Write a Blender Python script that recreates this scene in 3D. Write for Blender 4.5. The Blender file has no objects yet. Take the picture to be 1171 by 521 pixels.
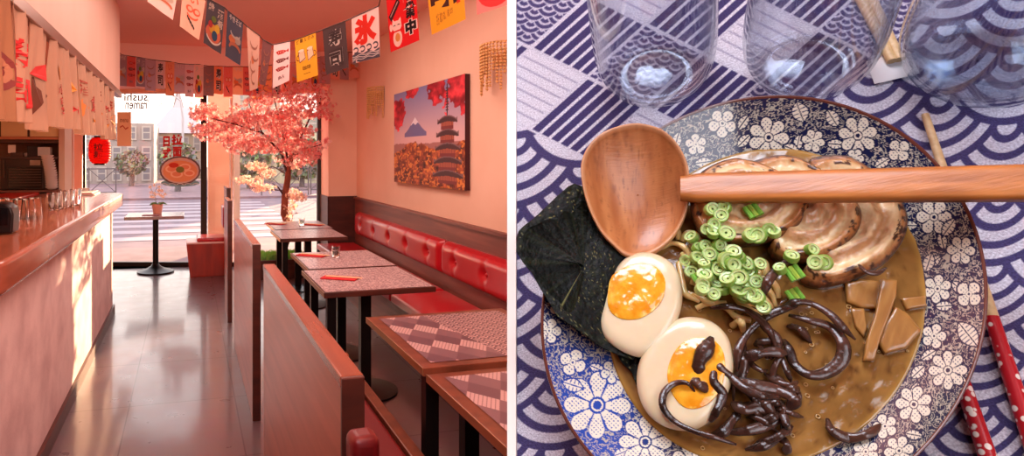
import bpy, math, random
import numpy as np
from mathutils import Vector, Matrix
random.seed(7); rng = np.random.default_rng(5)
PI = math.pi
COL = bpy.context.scene.collection
# ---------------------------------------------------------------- camera
FPX, PX, PY, H = 720.0, 405.0, 178.0, 1.56
PSI = math.atan((PX - 215.0) / FPX)
CAM = Vector((0, 0, H))
DR = Vector((math.sin(PSI), math.cos(PSI), 0)); RR = Vector((math.cos(PSI), -math.sin(PSI), 0)); UP = Vector((0, 0, 1))
cd = bpy.data.cameras.new('camera'); cam = bpy.data.objects.new('camera', cd); COL.objects.link(cam)
cd.sensor_fit = 'HORIZONTAL'; cd.sensor_width = 36; cd.lens = FPX / 1171 * 36
cd.shift_x = (585.5 - PX) / 1171; cd.shift_y = (PY - 260.5) / 1171
cd.clip_start = 0.01; cd.clip_end = 400
cam.location = CAM; cam.rotation_euler = (PI / 2, 0, -PSI)
bpy.context.scene.camera = cam

def ray(px, py): return DR + RR * ((px - PX) / FPX) - UP * ((py - PY) / FPX)
def atY(px, py, Y): r = ray(px, py); return CAM + r * (Y / r.y)
def atX(px, py, X): r = ray(px, py); return CAM + r * (X / r.x)
def atZ(px, py, Z): r = ray(px, py); return CAM + r * ((Z - H) / r.z)
FS = -0.28; FY = 9.25                      # window front: Y = FY + FS*X
def facY(x): return FY + FS * x
def atF(px, py, off=0.0): r = ray(px, py); return CAM + r * ((FY - off) / (r.y - FS * r.x))
# second place: the ramen table, a tilted top to the right of the partition seats
ND = (DR + RR * ((780 - PX) / FPX) - UP * ((640 - PY) / FPX)).normalized()
HD = 0.40
def _pl(px, py, h): r = ray(px, py); return CAM + r * ((HD - h) / r.dot(ND))
OZ = -ND; OX = (RR - OZ * RR.dot(OZ)).normalized(); OY = OZ.cross(OX)
OO = _pl(872, 352, 0)
MT = Matrix(((OX.x, OY.x, OZ.x, OO.x), (OX.y, OY.y, OZ.y, OO.y), (OX.z, OY.z, OZ.z, OO.z), (0, 0, 0, 1)))
def L(px, py, h=0.0):
    d = _pl(px, py, h) - OO
    return Vector((d.dot(OX), d.dot(OY), h))
ID = Matrix.Identity(4)
FR = [ID]                                  # current frame

# ---------------------------------------------------------------- colour and materials
def lin(c):
    r = []
    for v in c[:3]:
        v = v / 255.0
        r.append(v / 12.92 if v <= 0.04045 else ((v + 0.055) / 1.055) ** 2.4)
    return tuple(r) + (1.0,)
def linA(a):
    a = np.clip(np.asarray(a, float) / 255.0, 0, 1)
    return np.where(a <= 0.04045, a / 12.92, ((a + 0.055) / 1.055) ** 2.4)
MATS = {}
def mat(name, col=(128, 128, 128), rough=0.5, metal=0.0, col2=None, scale=(8, 8, 8), detail=4, bump=0.0, bscale=None, trans=0.0, ior=1.45,
        emis=None, estr=0.0, alpha=1.0, vcol=False, transl=0.0, coat=0.0, sss=0.0, kind='noise', ramp=(0.35, 0.65), dist=0.0, spec=0.5, crough=0.1):
    if name in MATS: return MATS[name]
    m = bpy.data.materials.new(name); m.use_nodes = True; MATS[name] = m
    nt = m.node_tree; N = nt.nodes; K = nt.links; b = N['Principled BSDF']; out = N['Material Output']
    b.inputs['Roughness'].default_value = rough; b.inputs['Metallic'].default_value = metal
    b.inputs['Specular IOR Level'].default_value = spec
    b.inputs['IOR'].default_value = ior
    b.inputs['Transmission Weight'].default_value = trans; b.inputs['Coat Weight'].default_value = coat; b.inputs['Coat Roughness'].default_value = crough
    if sss: b.inputs['Subsurface Weight'].default_value = sss; b.inputs['Subsurface Scale'].default_value = 0.004
    if alpha < 1: b.inputs['Alpha'].default_value = alpha
    b.inputs['Base Color'].default_value = lin(col)
    tc = mp = None
    def coords(s):
        tc = N.new('ShaderNodeTexCoord'); mp = N.new('ShaderNodeMapping'); mp.inputs['Scale'].default_value = s
        K.new(tc.outputs['Object'], mp.inputs['Vector']); return mp
    csrc = None
    if vcol:
        a = N.new('ShaderNodeAttribute'); a.attribute_name = 'Col'; csrc = a.outputs['Color']
    if col2 is not None:
        mp = coords(scale)
        if kind == 'noise':
            t = N.new('ShaderNodeTexNoise'); t.inputs['Scale'].default_value = 1; t.inputs['Detail'].default_value = detail; t.inputs['Distortion'].default_value = dist; f = t.outputs['Fac']
        elif kind == 'voro':
            t = N.new('ShaderNodeTexVoronoi'); t.inputs['Scale'].default_value = 1; f = t.outputs['Distance']
        K.new(mp.outputs[0], t.inputs['Vector'])
        r = N.new('ShaderNodeMapRange'); r.inputs[1].default_value = ramp[0]; r.inputs[2].default_value = ramp[1]; K.new(f, r.inputs[0])
        mx = N.new('ShaderNodeMix'); mx.data_type = 'RGBA'; K.new(r.outputs[0], mx.inputs[0])
        if vcol:
            mx.blend_type = 'MULTIPLY'; K.new(csrc, mx.inputs[6]); mx.inputs[7].default_value = lin(col2)
        else:
            mx.inputs[6].default_value = lin(col); mx.inputs[7].default_value = lin(col2)
        csrc = mx.outputs[2]
    if csrc is not None: K.new(csrc, b.inputs['Base Color'])
    if bump:
        mp2 = coords(bscale or scale); t2 = N.new('ShaderNodeTexNoise'); t2.inputs['Scale'].default_value = 1; t2.inputs['Detail'].default_value = 5
        K.new(mp2.outputs[0], t2.inputs['Vector']); bp = N.new('ShaderNodeBump'); bp.inputs['Strength'].default_value = bump; bp.inputs['Distance'].default_value = 0.002
        K.new(t2.outputs['Fac'], bp.inputs['Height']); K.new(bp.outputs[0], b.inputs['Normal'])
    if emis is not None:
        b.inputs['Emission Color'].default_value = lin(emis); b.inputs['Emission Strength'].default_value = estr
    if transl:
        tr = N.new('ShaderNodeBsdfTranslucent'); tr.inputs[0].default_value = lin(col)
        if csrc is not None: K.new(csrc, tr.inputs[0])
        ms = N.new('ShaderNodeMixShader'); ms.inputs[0].default_value = transl
        K.new(b.outputs[0], ms.inputs[1]); K.new(tr.outputs[0], ms.inputs[2]); K.new(ms.outputs[0], out.inputs['Surface'])
    return m
def pane_mat(name, tint=(255, 255, 255), refl=0.08):
    m = bpy.data.materials.new(name); m.use_nodes = True; nt = m.node_tree; N = nt.nodes; K = nt.links
    for n in list(N): N.remove(n)
    o = N.new('ShaderNodeOutputMaterial'); t = N.new('ShaderNodeBsdfTransparent'); t.inputs[0].default_value = lin(tint)
    g = N.new('ShaderNodeBsdfGlossy'); g.inputs['Roughness'].default_value = 0.02
    fr = N.new('ShaderNodeFresnel'); fr.inputs[0].default_value = 1.45
    mu = N.new('ShaderNodeMath'); mu.operation = 'MULTIPLY'; mu.inputs[1].default_value = refl / 0.04; mu.use_clamp = True
    K.new(fr.outputs[0], mu.inputs[0])
    x = N.new('ShaderNodeMixShader'); K.new(mu.outputs[0], x.inputs[0]); K.new(t.outputs[0], x.inputs[1]); K.new(g.outputs[0], x.inputs[2]); K.new(x.outputs[0], o.inputs[0])
    MATS[name] = m; return m

# ---------------------------------------------------------------- mesh builder
class MB:
    def __init__(s): s.v = []; s.f = []; s.c = []
    def add(s, vs, fs, col=None):
        b = len(s.v); s.v.extend(Vector(v) for v in vs); s.f.extend(tuple(b + i for i in f) for f in fs)
        s.c.extend([col or (255, 255, 255)] * len(vs)); return s
    def box(s, x0, x1, y0, y1, z0, z1, col=None):
        return s.add([(x, y, z) for z in (z0, z1) for y in (y0, y1) for x in (x0, x1)],
                     [(0, 2, 3, 1), (4, 5, 7, 6), (0, 1, 5, 4), (2, 6, 7, 3), (0, 4, 6, 2), (1, 3, 7, 5)], col)
    def hexa(s, p, col=None):   # 8 points, bottom 4 ccw then top 4
        return s.add(p, [(3, 2, 1, 0), (4, 5, 6, 7), (0, 1, 5, 4), (1, 2, 6, 5), (2, 3, 7, 6), (3, 0, 4, 7)], col)
    def prism(s, pts, n, col=None):   # planar loop extruded by vector n
        k = len(pts); pts = [Vector(p) for p in pts]; n = Vector(n)
        return s.add(pts + [p + n for p in pts], [tuple(range(k))[::-1], tuple(range(k, 2 * k))] + [(i, (i + 1) % k, k + (i + 1) % k, k + i) for i in range(k)], col)
    def tube(s, pts, r, seg=8, col=None, caps=True, flat=1.0, nrm=None):
        pts = [Vector(p) for p in pts]; n = len(pts); vs = []; fs = []
        if not hasattr(r, '__len__'): r = [r] * n
        up = Vector(nrm) if nrm else None; a = None
        for i, p in enumerate(pts):
            t = (pts[min(i + 1, n - 1)] - pts[max(i - 1, 0)]).normalized()
            if up is not None: a = t.cross(up)
            elif a is None: a = t.orthogonal()
            else: a = a - t * a.dot(t)
            if a.length < 1e-6: a = t.orthogonal()
            a.normalize(); b = t.cross(a)
            for k in range(seg):
                w = 2 * PI * k / seg; vs.append(p + a * math.cos(w) * r[i] + b * math.sin(w) * r[i] * flat)
        for i in range(n - 1):
            for k in range(seg): fs.append((i * seg + k, i * seg + (k + 1) % seg, (i + 1) * seg + (k + 1) % seg, (i + 1) * seg + k))
        if caps: fs.append(tuple(range(seg))[::-1]); fs.append(tuple((n - 1) * seg + k for k in range(seg)))
        return s.add(vs, fs, col)
    def lathe(s, prof, c=(0, 0, 0), seg=32, col=None, closed=False):
        c = Vector(c); vs = []; fs = []; n = len(prof)
        for (r, z) in prof:
            for k in range(seg):
                w = 2 * PI * k / seg; vs.append(c + Vector((r * math.cos(w), r * math.sin(w), z)))
        for i in range(n - 1):
            for k in range(seg): fs.append((i * seg + k, i * seg + (k + 1) % seg, (i + 1) * seg + (k + 1) % seg, (i + 1) * seg + k))
        if not closed:
            fs.append(tuple(range(seg))[::-1]); fs.append(tuple((n - 1) * seg + k for k in range(seg)))
        return s.add(vs, fs, col)
    def grid(s, P, col=None):    # P[i][j] points
        n = len(P); m = len(P[0]); vs = [p for r in P for p in r]
        return s.add(vs, [(i * m + j, (i + 1) * m + j, (i + 1) * m + j + 1, i * m + j + 1) for i in range(n - 1) for j in range(m - 1)], col)
    def build(s, name, m, parent=None, base=None, smooth=False, bevel=0, seg=2, weld=False):
        base = Vector(base) if base is not None else (Vector(parent['_b']) if parent is not None else Vector((0, 0, 0)))
        me = bpy.data.meshes.new(name); me.from_pydata([tuple(v - base) for v in s.v], [], s.f)
        a = me.color_attributes.new('Col', 'FLOAT_COLOR', 'POINT')
        c = linA(np.array(s.c, float)); c = np.c_[c, np.ones(len(c))]; a.data.foreach_set('color', c.ravel())
        o = bpy.data.objects.new(name, me); COL.objects.link(o); me.materials.append(m)
        if smooth:
            me.polygons.foreach_set('use_smooth', [True] * len(me.polygons))
            try: me.set_sharp_from_angle(angle=math.radians(40 if smooth is True else smooth))
            except Exception: pass
        if bevel:
            bm = o.modifiers.new('bevel', 'BEVEL'); bm.width = bevel; bm.segments = seg; bm.limit_method = 'ANGLE'
        if parent is not None: o.parent = parent
        else: o.matrix_world = FR[0] @ Matrix.Translation(base)
        return o
def rawmesh(name, V, F, C, m, parent=None, base=(0, 0, 0), smooth=True):
    base = np.array(parent['_b'] if parent is not None else base, float)
    me = bpy.data.meshes.new(name); V = np.asarray(V, float) - base; F = np.asarray(F, np.int32)
    me.vertices.add(len(V)); me.vertices.foreach_set('co', V.ravel())
    me.loops.add(F.size); me.loops.foreach_set('vertex_index', F.ravel()); me.polygons.add(len(F))
    me.polygons.foreach_set('loop_start', np.arange(0, F.size, F.shape[1], dtype=np.int32))
    me.update(calc_edges=True); me.validate()
    a = me.color_attributes.new('Col', 'FLOAT_COLOR', 'POINT'); c = np.c_[linA(C), np.ones(len(C))]; a.data.foreach_set('color', c.ravel())
    if smooth: me.polygons.foreach_set('use_smooth', [True] * len(me.polygons))
    o = bpy.data.objects.new(name, me); COL.objects.link(o); me.materials.append(m)
    if parent is not None: o.parent = parent
    else: o.matrix_world = FR[0] @ Matrix.Translation(Vector([float(q) for q in base]))
    return o
def gridfaces(n, m):
    i = np.arange(n - 1)[:, None] * m + np.arange(m - 1)[None, :]; i = i.ravel()
    return np.c_[i, i + m, i + m + 1, i + 1]
def tag(o, label, cat, group=None, kind=None):
    if label: o['label'] = label
    if cat: o['category'] = cat
    if group: o['group'] = group
    if kind: o['kind'] = kind
    return o
def thing(name, label, cat, base=(0, 0, 0), group=None):
    o = bpy.data.objects.new(name, None); COL.objects.link(o); o.empty_display_size = 0.05
    base = Vector(base); o['_b'] = tuple(base); o.matrix_world = FR[0] @ Matrix.Translation(base)
    return tag(o, label, cat, group)
def struct(o, label=None, cat=None): return tag(o, label, cat, None, 'structure')
def copy_tree(o, parent=None):
    c = o.copy(); COL.objects.link(c)
    if parent is not None: c.parent = parent
    for ch in list(o.children): copy_tree(ch, c)
    return c
def noise1(x, y, s=0):     # cheap smooth value noise
    x = np.asarray(x, float); y = np.asarray(y, float)
    xi = np.floor(x).astype(int); yi = np.floor(y).astype(int); fx = x - xi; fy = y - yi
    fx = fx * fx * (3 - 2 * fx); fy = fy * fy * (3 - 2 * fy)
    def h(a, b):
        n = (a * 374761393 + b * 668265263 + s * 974711) & 0x7fffffff; n = ((n ^ (n >> 13)) * 1274126177) & 0x7fffffff
        return ((n ^ (n >> 16)) & 0xffff) / 65535.0
    return (h(xi, yi) * (1 - fx) + h(xi + 1, yi) * fx) * (1 - fy) + (h(xi, yi + 1) * (1 - fx) + h(xi + 1, yi + 1) * fx) * fy
def fbm(x, y, s=0, o=4):
    r = 0; a = 0.5; t = 0
    for k in range(o): r = r + a * noise1(x * 2 ** k, y * 2 ** k, s + k); t += a; a *= 0.5
    return r / t
_TC = {}
def text2d(body, bold=0.0):
    key = (body, bold)
    if key in _TC: return _TC[key]
    cu = bpy.data.curves.new('t', 'FONT'); cu.body = body; cu.align_x = 'CENTER'; cu.align_y = 'CENTER'; cu.size = 1; cu.resolution_u = 3; cu.offset = bold; cu.space_line = 0.95
    o = bpy.data.objects.new('t', cu); COL.objects.link(o); dg = bpy.context.evaluated_depsgraph_get()
    me = bpy.data.meshes.new_from_object(o.evaluated_get(dg)); V = [(v.co.x, v.co.y) for v in me.vertices]; F = [tuple(p.vertices) for p in me.polygons]
    bpy.data.objects.remove(o); bpy.data.meshes.remove(me); bpy.data.curves.remove(cu)
    if V:
        xs = [v[0] for v in V]; ys = [v[1] for v in V]; w = max(max(xs) - min(xs), 1e-6); h = max(max(ys) - min(ys), 1e-6); cx = (max(xs) + min(xs)) / 2; cy = (max(ys) + min(ys)) / 2
        V = [((x - cx) / w, (y - cy) / h) for x, y in V]
    _TC[key] = (V, F); return V, F
class Quad:   # a flat quad TL,TR,BR,BL; unit coords u right, v down
    def __init__(s, tl, tr, br, bl, bow=0.0):
        s.c = [Vector(p) for p in (tl, tr, br, bl)]; s.n = (s.c[1] - s.c[0]).cross(s.c[3] - s.c[0]).normalized(); s.bow = bow
        if s.n.dot(CAM - s.c[0]) < 0 and FR[0] is ID: s.n = -s.n
    def p(s, u, v, off=0.0):
        a, b, c, d = s.c; b_ = s.bow * (math.sin(u * 7 + 1) * 0.6 + math.sin(u * 3.1)) * (0.3 + v)
        return a * (1 - u) * (1 - v) + b * u * (1 - v) + c * u * v + d * (1 - u) * v + s.n * (off + b_)
    def sheet(s, mb, nu=8, nv=8, col=None, off=0): return mb.grid([[s.p(i / nu, j / nv, off) for j in range(nv + 1)] for i in range(nu + 1)], col)
    def text(s, mb, body, u0, v0, u1, v1, col, off=0.002, bold=0.02, rot=0, mirror=False):
        V, F = text2d(body, bold); pts = []
        for x, y in V:
            y = -y
            if mirror: x = -x
            if rot: x, y = x * math.cos(rot) - y * math.sin(rot), x * math.sin(rot) + y * math.cos(rot)
            pts.append(s.p((u0 + u1) / 2 + x * (u1 - u0), (v0 + v1) / 2 + y * (v1 - v0), off))
        return mb.add(pts, F, col)
    def poly(s, mb, pts, col, off=0.0015): return mb.add([s.p(u, v, off) for u, v in pts], [tuple(range(len(pts)))], col)
    def ell(s, mb, u, v, ru, rv, col, off=0.0015, n=20, a0=0, a1=2 * PI):
        return s.poly(mb, [(u + ru * math.cos(a0 + (a1 - a0) * k / n), v + rv * math.sin(a0 + (a1 - a0) * k / n)) for k in range(n if abs(a1 - a0 - 2 * PI) < 1e-6 else n + 1)], col, off)
    def line(s, mb, pts, w, col, off=0.002, asp=1.0):
        vs = []
        n = len(pts)
        for i, (u, v) in enumerate(pts):
            a = pts[max(i - 1, 0)]; b = pts[min(i + 1, n - 1)]; dx = b[0] - a[0]; dy = (b[1] - a[1]) * asp; l = math.hypot(dx, dy) or 1
            vs += [s.p(u - dy / l * w / 2, v + dx / l * w / 2 / asp, off), s.p(u + dy / l * w / 2, v - dx / l * w / 2 / asp, off)]
        return mb.add(vs, [(2 * i, 2 * i + 1, 2 * i + 3, 2 * i + 2) for i in range(n - 1)], col)
def arc(u, v, ru, rv, a0, a1, n=12): return [(u + ru * math.cos(a0 + (a1 - a0) * k / n), v + rv * math.sin(a0 + (a1 - a0) * k / n)) for k in range(n + 1)]
# ================================================================ RESTAURANT
W = 2.2; CZ = 2.97; XL = -2.7
M_wall = mat('wall_paint', (238, 198, 174), 0.75, col2=(231, 186, 160), scale=(1.2, 1.2, 1.2), bump=0.15, bscale=(40, 40, 40))
M_ceil = mat('ceiling_paint', (242, 186, 170), 0.7)
M_bulk = mat('bulkhead_paint', (232, 192, 174), 0.5, col2=(226, 184, 164), scale=(3, 3, 0.5))
M_plaster = mat('rough_plaster', (232, 206, 204), 0.85, col2=(208, 178, 178), scale=(5, 5, 5), bump=0.5, bscale=(60, 60, 60))
M_wood = mat('partition_wood', (178, 96, 72), 0.35, col2=(156, 80, 58), scale=(3, 1.2, 16), dist=0.4, coat=0.2)
M_woodcap = mat('partition_cap_wood', (150, 80, 56), 0.25, col2=(130, 66, 46), scale=(18, 1.2, 18), coat=0.3)
M_dark = mat('dark_wood', (84, 38, 28), 0.4, col2=(62, 28, 22), scale=(3, 3, 18))
M_wains = mat('wainscot_wood', (140, 78, 66), 0.4, col2=(108, 56, 48), scale=(14, 0.9, 14), dist=0.5)
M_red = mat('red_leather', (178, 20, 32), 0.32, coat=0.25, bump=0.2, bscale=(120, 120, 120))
M_redd = mat('shaded_red_leather', (110, 14, 18), 0.4)  # red leather darkened, shade of the near seats put into its colour
M_tedge = mat('table_edge_wood', (122, 64, 44), 0.3, col2=(98, 50, 34), scale=(14, 14, 3))
M_slab = mat('counter_wood', (168, 92, 68), 0.25, col2=(146, 76, 54), scale=(12, 1.0, 12), coat=0.4)
M_frame = mat('black_window_frame', (30, 20, 18), 0.45)
M_iron = mat('black_iron', (28, 22, 22), 0.35, metal=0.6)
M_white = mat('white_melamine', (235, 225, 218), 0.35)
M_v = mat('printed_colour', vcol=True, rough=0.7)
M_vg = mat('glossy_coloured', vcol=True, rough=0.25, coat=0.3)
M_cloth = mat('flag_cloth', vcol=True, rough=0.85, transl=0.5, bump=0.2, bscale=(300, 300, 300))
M_string = mat('string', (60, 40, 35), 0.8); M_back = mat('thin_flag_cloth', vcol=True, rough=0.85, transl=0.7)
M_pane = pane_mat('window_glass', (250, 250, 250), 0.05)
def bx(name, m, parent, x0, x1, y0, y1, z0, z1, bevel=0, base=None):
    if base is None and parent is None: base = ((x0 + x1) / 2, (y0 + y1) / 2, z0)
    return MB().box(x0, x1, y0, y1, z0, z1).build(name, m, parent, base, bevel=bevel)
# floor
def tile_mat():
    m = mat('floor_tiles', (130, 84, 84), 0.22, coat=0.5)
    nt = m.node_tree; N = nt.nodes; K = nt.links; b = N['Principled BSDF']
    tc = N.new('ShaderNodeTexCoord'); mp = N.new('ShaderNodeMapping'); mp.inputs['Location'].default_value = (0.353, 0.005, 0)
    br = N.new('ShaderNodeTexBrick'); br.offset = 0; br.inputs['Scale'].default_value = 1; br.inputs['Brick Width'].default_value = 0.645; br.inputs['Row Height'].default_value = 0.83
    br.inputs['Mortar Size'].default_value = 0.004; br.inputs['Color1'].default_value = lin((104, 82, 86)); br.inputs['Color2'].default_value = lin((112, 87, 90)); br.inputs['Mortar'].default_value = lin((70, 42, 42))
    K.new(tc.outputs['Object'], mp.inputs[0]); K.new(mp.outputs[0], br.inputs[0])
    n = N.new('ShaderNodeTexNoise'); n.inputs['Scale'].default_value = 6; n.inputs['Detail'].default_value = 6; K.new(tc.outputs['Object'], n.inputs[0])
    mx = N.new('ShaderNodeMix'); mx.data_type = 'RGBA'; mx.blend_type = 'MULTIPLY'; mx.inputs[0].default_value = 0.35
    K.new(br.outputs[0], mx.inputs[6]); K.new(n.outputs['Color'], mx.inputs[7]); K.new(mx.outputs[2], b.inputs['Base Color'])
    mr = N.new('ShaderNodeMapRange'); mr.inputs[3].default_value = 0.2; mr.inputs[4].default_value = 0.42; K.new(n.outputs[0], mr.inputs[0]); K.new(mr.outputs[0], b.inputs['Roughness'])
    return m
def poly_slab(name, m, pts, z0, z1): return MB().prism([(x, y, z0) for x, y in pts], (0, 0, z1 - z0)).build(name, m)
YB = -1.6
struct(poly_slab('floor', tile_mat(), [(XL, YB), (W, YB), (W, facY(W)), (XL, facY(XL))], -0.1, 0))
struct(poly_slab('ceiling', M_ceil, [(XL, YB), (W + 0.1, YB), (W + 0.1, facY(W)), (XL, facY(XL))], CZ, CZ + 0.1))
struct(poly_slab('wall_right', M_wall, [(W, YB), (W + 0.12, YB), (W + 0.12, facY(W + 0.12)), (W, facY(W))], 0, CZ))
struct(poly_slab('wall_left', mat('bar_wall', (205, 160, 140), 0.8), [(XL - 0.12, YB), (XL, YB), (XL, facY(XL)), (XL - 0.12, facY(XL))], 0, CZ))
struct(bx('wall_back', mat('back_wall_paint', (240, 205, 185), 0.8), None, XL, W, YB - 0.12, YB, 0, CZ))
struct(poly_slab('wall_window_pier', M_wall, [(1.81, 8.2), (W, 8.2), (W, facY(W)), (1.81, facY(1.81))], 0, CZ))
struct(MB().box(1.8, W - 0.001, 8.185, 8.2, 0, 1.02).box(1.795, 1.81, 8.185, facY(1.8) - 0.07, 0, 1.02).build('trim_1', M_dark))
struct(poly_slab('wall_window_header', mat('header_paint', (244, 196, 180), 0.7), [(XL, 8.35), (W, 8.35), (W, facY(W)), (XL, facY(XL))], 2.5, CZ))
# solid piece of wall left of the glass, by the bar
struct(poly_slab('wall_front', mat('bar_end_wall', (226, 190, 170), 0.7), [(XL, facY(XL) - 0.25), (-1.47, facY(-1.47) - 0.12), (-1.47, facY(-1.47)), (XL, facY(XL))], 0, 2.5))
# bulkhead over the bar
struct(MB().box(XL, -0.63, YB, 6.4, 2.16, CZ).build('wall_bar_bulkhead', M_bulk, None, (-1.5, 3, 2.16), bevel=0.006))
tag(MB().box(-0.665, -0.615, 0.2, 6.42, 2.115, 2.17).build('noren_rail', mat('steel_rail', (150, 115, 100), 0.35, metal=0.6), None, (-0.64, 3, 2.115), bevel=0.004), 'long brushed metal rail along the bottom of the bulkhead over the bar', 'rail')
# wainscot and banquette on the right wall
struct(MB().box(W - 0.03, W, YB, 8.185, 0, 1.0).box(W - 0.05, W, YB, 8.185, 0.985, 1.01).build('baseboard_right', M_wains))
X0 = W - 0.12
for (ya, yb, lb) in ((5.06, 7.9, 'tufted red back cushion on the wall, the far one towards the window'), (1.2, 5.02, 'tufted red back cushion on the wall beside the patterned tables')):
    t = thing('banquette_cushion', lb, 'backrest', ((W + X0) / 2, (ya + yb) / 2, 0.5), 'tufted red back cushions on the wall')
    nb = 5 if ya > 5 else 7; but = [ya + (yb - ya) * (k + 0.5) / nb for k in range(nb)]
    n1 = int((yb - ya) / 0.025); n2 = 24; P = []
    for i in range(n1 + 1):
        y = ya + (yb - ya) * i / n1; r = []
        for j in range(n2 + 1):
            q = j / n2; z = 0.545 + 0.285 * q; e = min(1, min(y - ya, yb - y) / 0.05); ez = min(1, min(q, 1 - q) * 4)
            puff = 0.07 * math.sqrt(max(0, 1 - (1 - e) ** 2)) * math.sqrt(max(0, 1 - (1 - ez) ** 2))
            for bq in but: puff -= 0.038 * math.exp(-(((y - bq) / 0.05) ** 2 + ((z - 0.69) / 0.035) ** 2)) + 0.010 * math.exp(-((y - bq) / 0.02) ** 2)
            r.append((W - 0.05 - max(puff, 0.002), y, z))
        P.append(r)
    g = MB().grid(P); g.box(W - 0.05, W - 0.03, ya, yb, 0.545, 0.83); g.build('cushion', M_red, t, smooth=60)
    for bq in but: MB().lathe([(0.001, 0.016), (0.010, 0.013), (0.016, 0.005), (0.017, 0)], (0, 0, 0), 12).build('button', M_red, t, smooth=True)
    for ch, bq in zip([c for c in t.children if c.name.startswith('button')], but):
        ch.matrix_local = Matrix.Translation(Vector((W - 0.085, bq, 0.69)) - Vector(t['_b'])) @ Matrix.Rotation(-PI / 2, 4, 'Y')
        ch.data.transform(Matrix.Translation(Vector(t['_b'])))
t = thing('banquette_bench', 'long wall bench with a red seat on a dark wooden box behind the tables', 'bench', (1.92, 4.5, 0))
bx('bench_box', M_wains, t, 1.68, W - 0.03, 1.2, 8.15, 0, 0.33)
MB().box(1.64, W - 0.06, 1.2, 5.02, 0.33, 0.41).build('seat_cushion', M_red, t, bevel=0.02, seg=4, smooth=True)
MB().box(1.64, W - 0.06, 5.05, 8.12, 0.33, 0.41).build('seat_cushion', M_red, t, bevel=0.02, seg=4, smooth=True)
# counter
t = thing('bar_counter', 'long white plastered bar counter with a thick reddish wooden top', 'counter', (-1.0, 4, 0))
MB().box(-1.25, -0.72, 1.2, 6.62, 0.09, 1.07).build('counter_body', M_plaster, t)
bx('kick_plate', M_dark, t, -1.22, -0.70, 1.2, 6.64, 0, 0.09)
pts = [(-1.35, 2.55), (-1.0, 2.3)]; pts = [(-1.4, 2.3), (-0.86, 2.3)] + [(-0.86 + 0.23 * math.sin(a), 2.53 - 0.23 * math.cos(a)) for a in [PI / 16 * k for k in range(1, 9)]] + [(-0.63, 6.72), (-0.69, 6.82), (-1.4, 6.82)]
MB().prism([(x, y, 1.06) for x, y in pts], (0, 0, 0.125)).build('counter_top', M_slab, t, bevel=0.018, seg=3, smooth=True)
bx('red_strip', mat('red_laminate', (190, 40, 30), 0.35), t, -1.72, -1.42, 2.3, 6.82, 1.09, 1.2, bevel=0.006)

def tumbler(name, r0, r1, h, th, c, mt, parent=None, base=None, seg=24):
    prof = [(0.001, 0), (r0 * 0.92, 0), (r0, 0.003), (r1, h), (r1 - th, h), (r0 - th, 0.008), (0.001, 0.008)]
    return MB().lathe(prof, c, seg).build(name, mt, parent, base, smooth=True)
M_glass = mat('clear_glass', (255, 255, 255), 0.02, trans=1.0, ior=1.45)
proto = None
for i, (px, py, up, lb) in enumerate([(3, 249, 0, 'upturned tumbler at the near end of the counter, left edge of its row'), (13, 250, 0, 'upturned tumbler beside the black terminal on the counter'), (22, 250, 0, 'third upturned tumbler from the near end of the counter'), (32, 250, 0, 'fourth upturned tumbler from the near end of the counter'), (40, 248, 0, 'last upturned tumbler of the near row on the counter'),
        (61, 240, 1, 'upright glass on the counter nearest to the upturned row'), (70, 238, 1, 'second upright glass in the group midway along the counter'), (79, 236, 1, 'third upright glass in the group midway along the counter'), (87, 234, 1, 'upright glass on the counter closest to the paper stack')]):
    p = atZ(px, py, 1.186)
    if proto is None: proto = tumbler('drinking_glass', 0.032, 0.042, 0.12, 0.003, (0, 0, 0), M_glass, None, (0, 0, 0)); o = proto
    else: o = proto.copy(); COL.objects.link(o)
    o.matrix_world = Matrix.Translation(p + (Vector((0, 0, 0.12)) if not up else Vector())) @ (Matrix.Rotation(PI, 4, 'X') if not up else ID)
    tag(o, lb, 'glass', 'tumblers on the bar counter')
# things on the counter
p = atZ(6, 268, 1.186)
t = thing('payment_terminal', 'black rounded terminal at the near end of the counter', 'terminal', (p.x, p.y, 1.186))
MB().prism([(p.x - 0.12 + a, p.y, 1.19 + b) for a, b in [(0, 0), (0.15, 0), (0.155, 0.09), (0.145, 0.125), (0.115, 0.145), (0, 0.15)]], (0, 0.12, 0)).build('housing', mat('black_plastic', (22, 16, 18), 0.3), t, bevel=0.008, smooth=True)
MB().box(p.x - 0.11, p.x + 0.01, p.y - 0.004, p.y + 0.001, 1.23, 1.31).build('screen', mat('dark_screen', (12, 12, 18), 0.1), t)
p = atZ(102, 221, 1.186)
t = thing('menu_stack', 'low stack of menus and paper on the bright end of the counter', 'menus', (p.x, p.y, 1.186))
for k in range(3):
    MB().box(p.x - 0.09 + 0.01 * k, p.x + 0.09 - 0.012 * k, p.y - 0.3, p.y + 0.02 * k + 0.1, 1.1865 + 0.008 * k, 1.193 + 0.008 * k, ((240, 225, 210), (200, 60, 60), (245, 235, 225))[k]).build('sheet', M_v, t)
p = atZ(96, 219, 1.186)
tag(MB().lathe([(0.001, 0), (0.03, 0), (0.05, 0.02), (0.06, 0.035), (0.055, 0.035), (0.04, 0.012), (0.001, 0.01)], (p.x, p.y, 1.187), 24).build('saucer', M_white, None, (p.x, p.y, 1.187), smooth=True), 'small pale dish beside the menus on the counter', 'dish')

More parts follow.
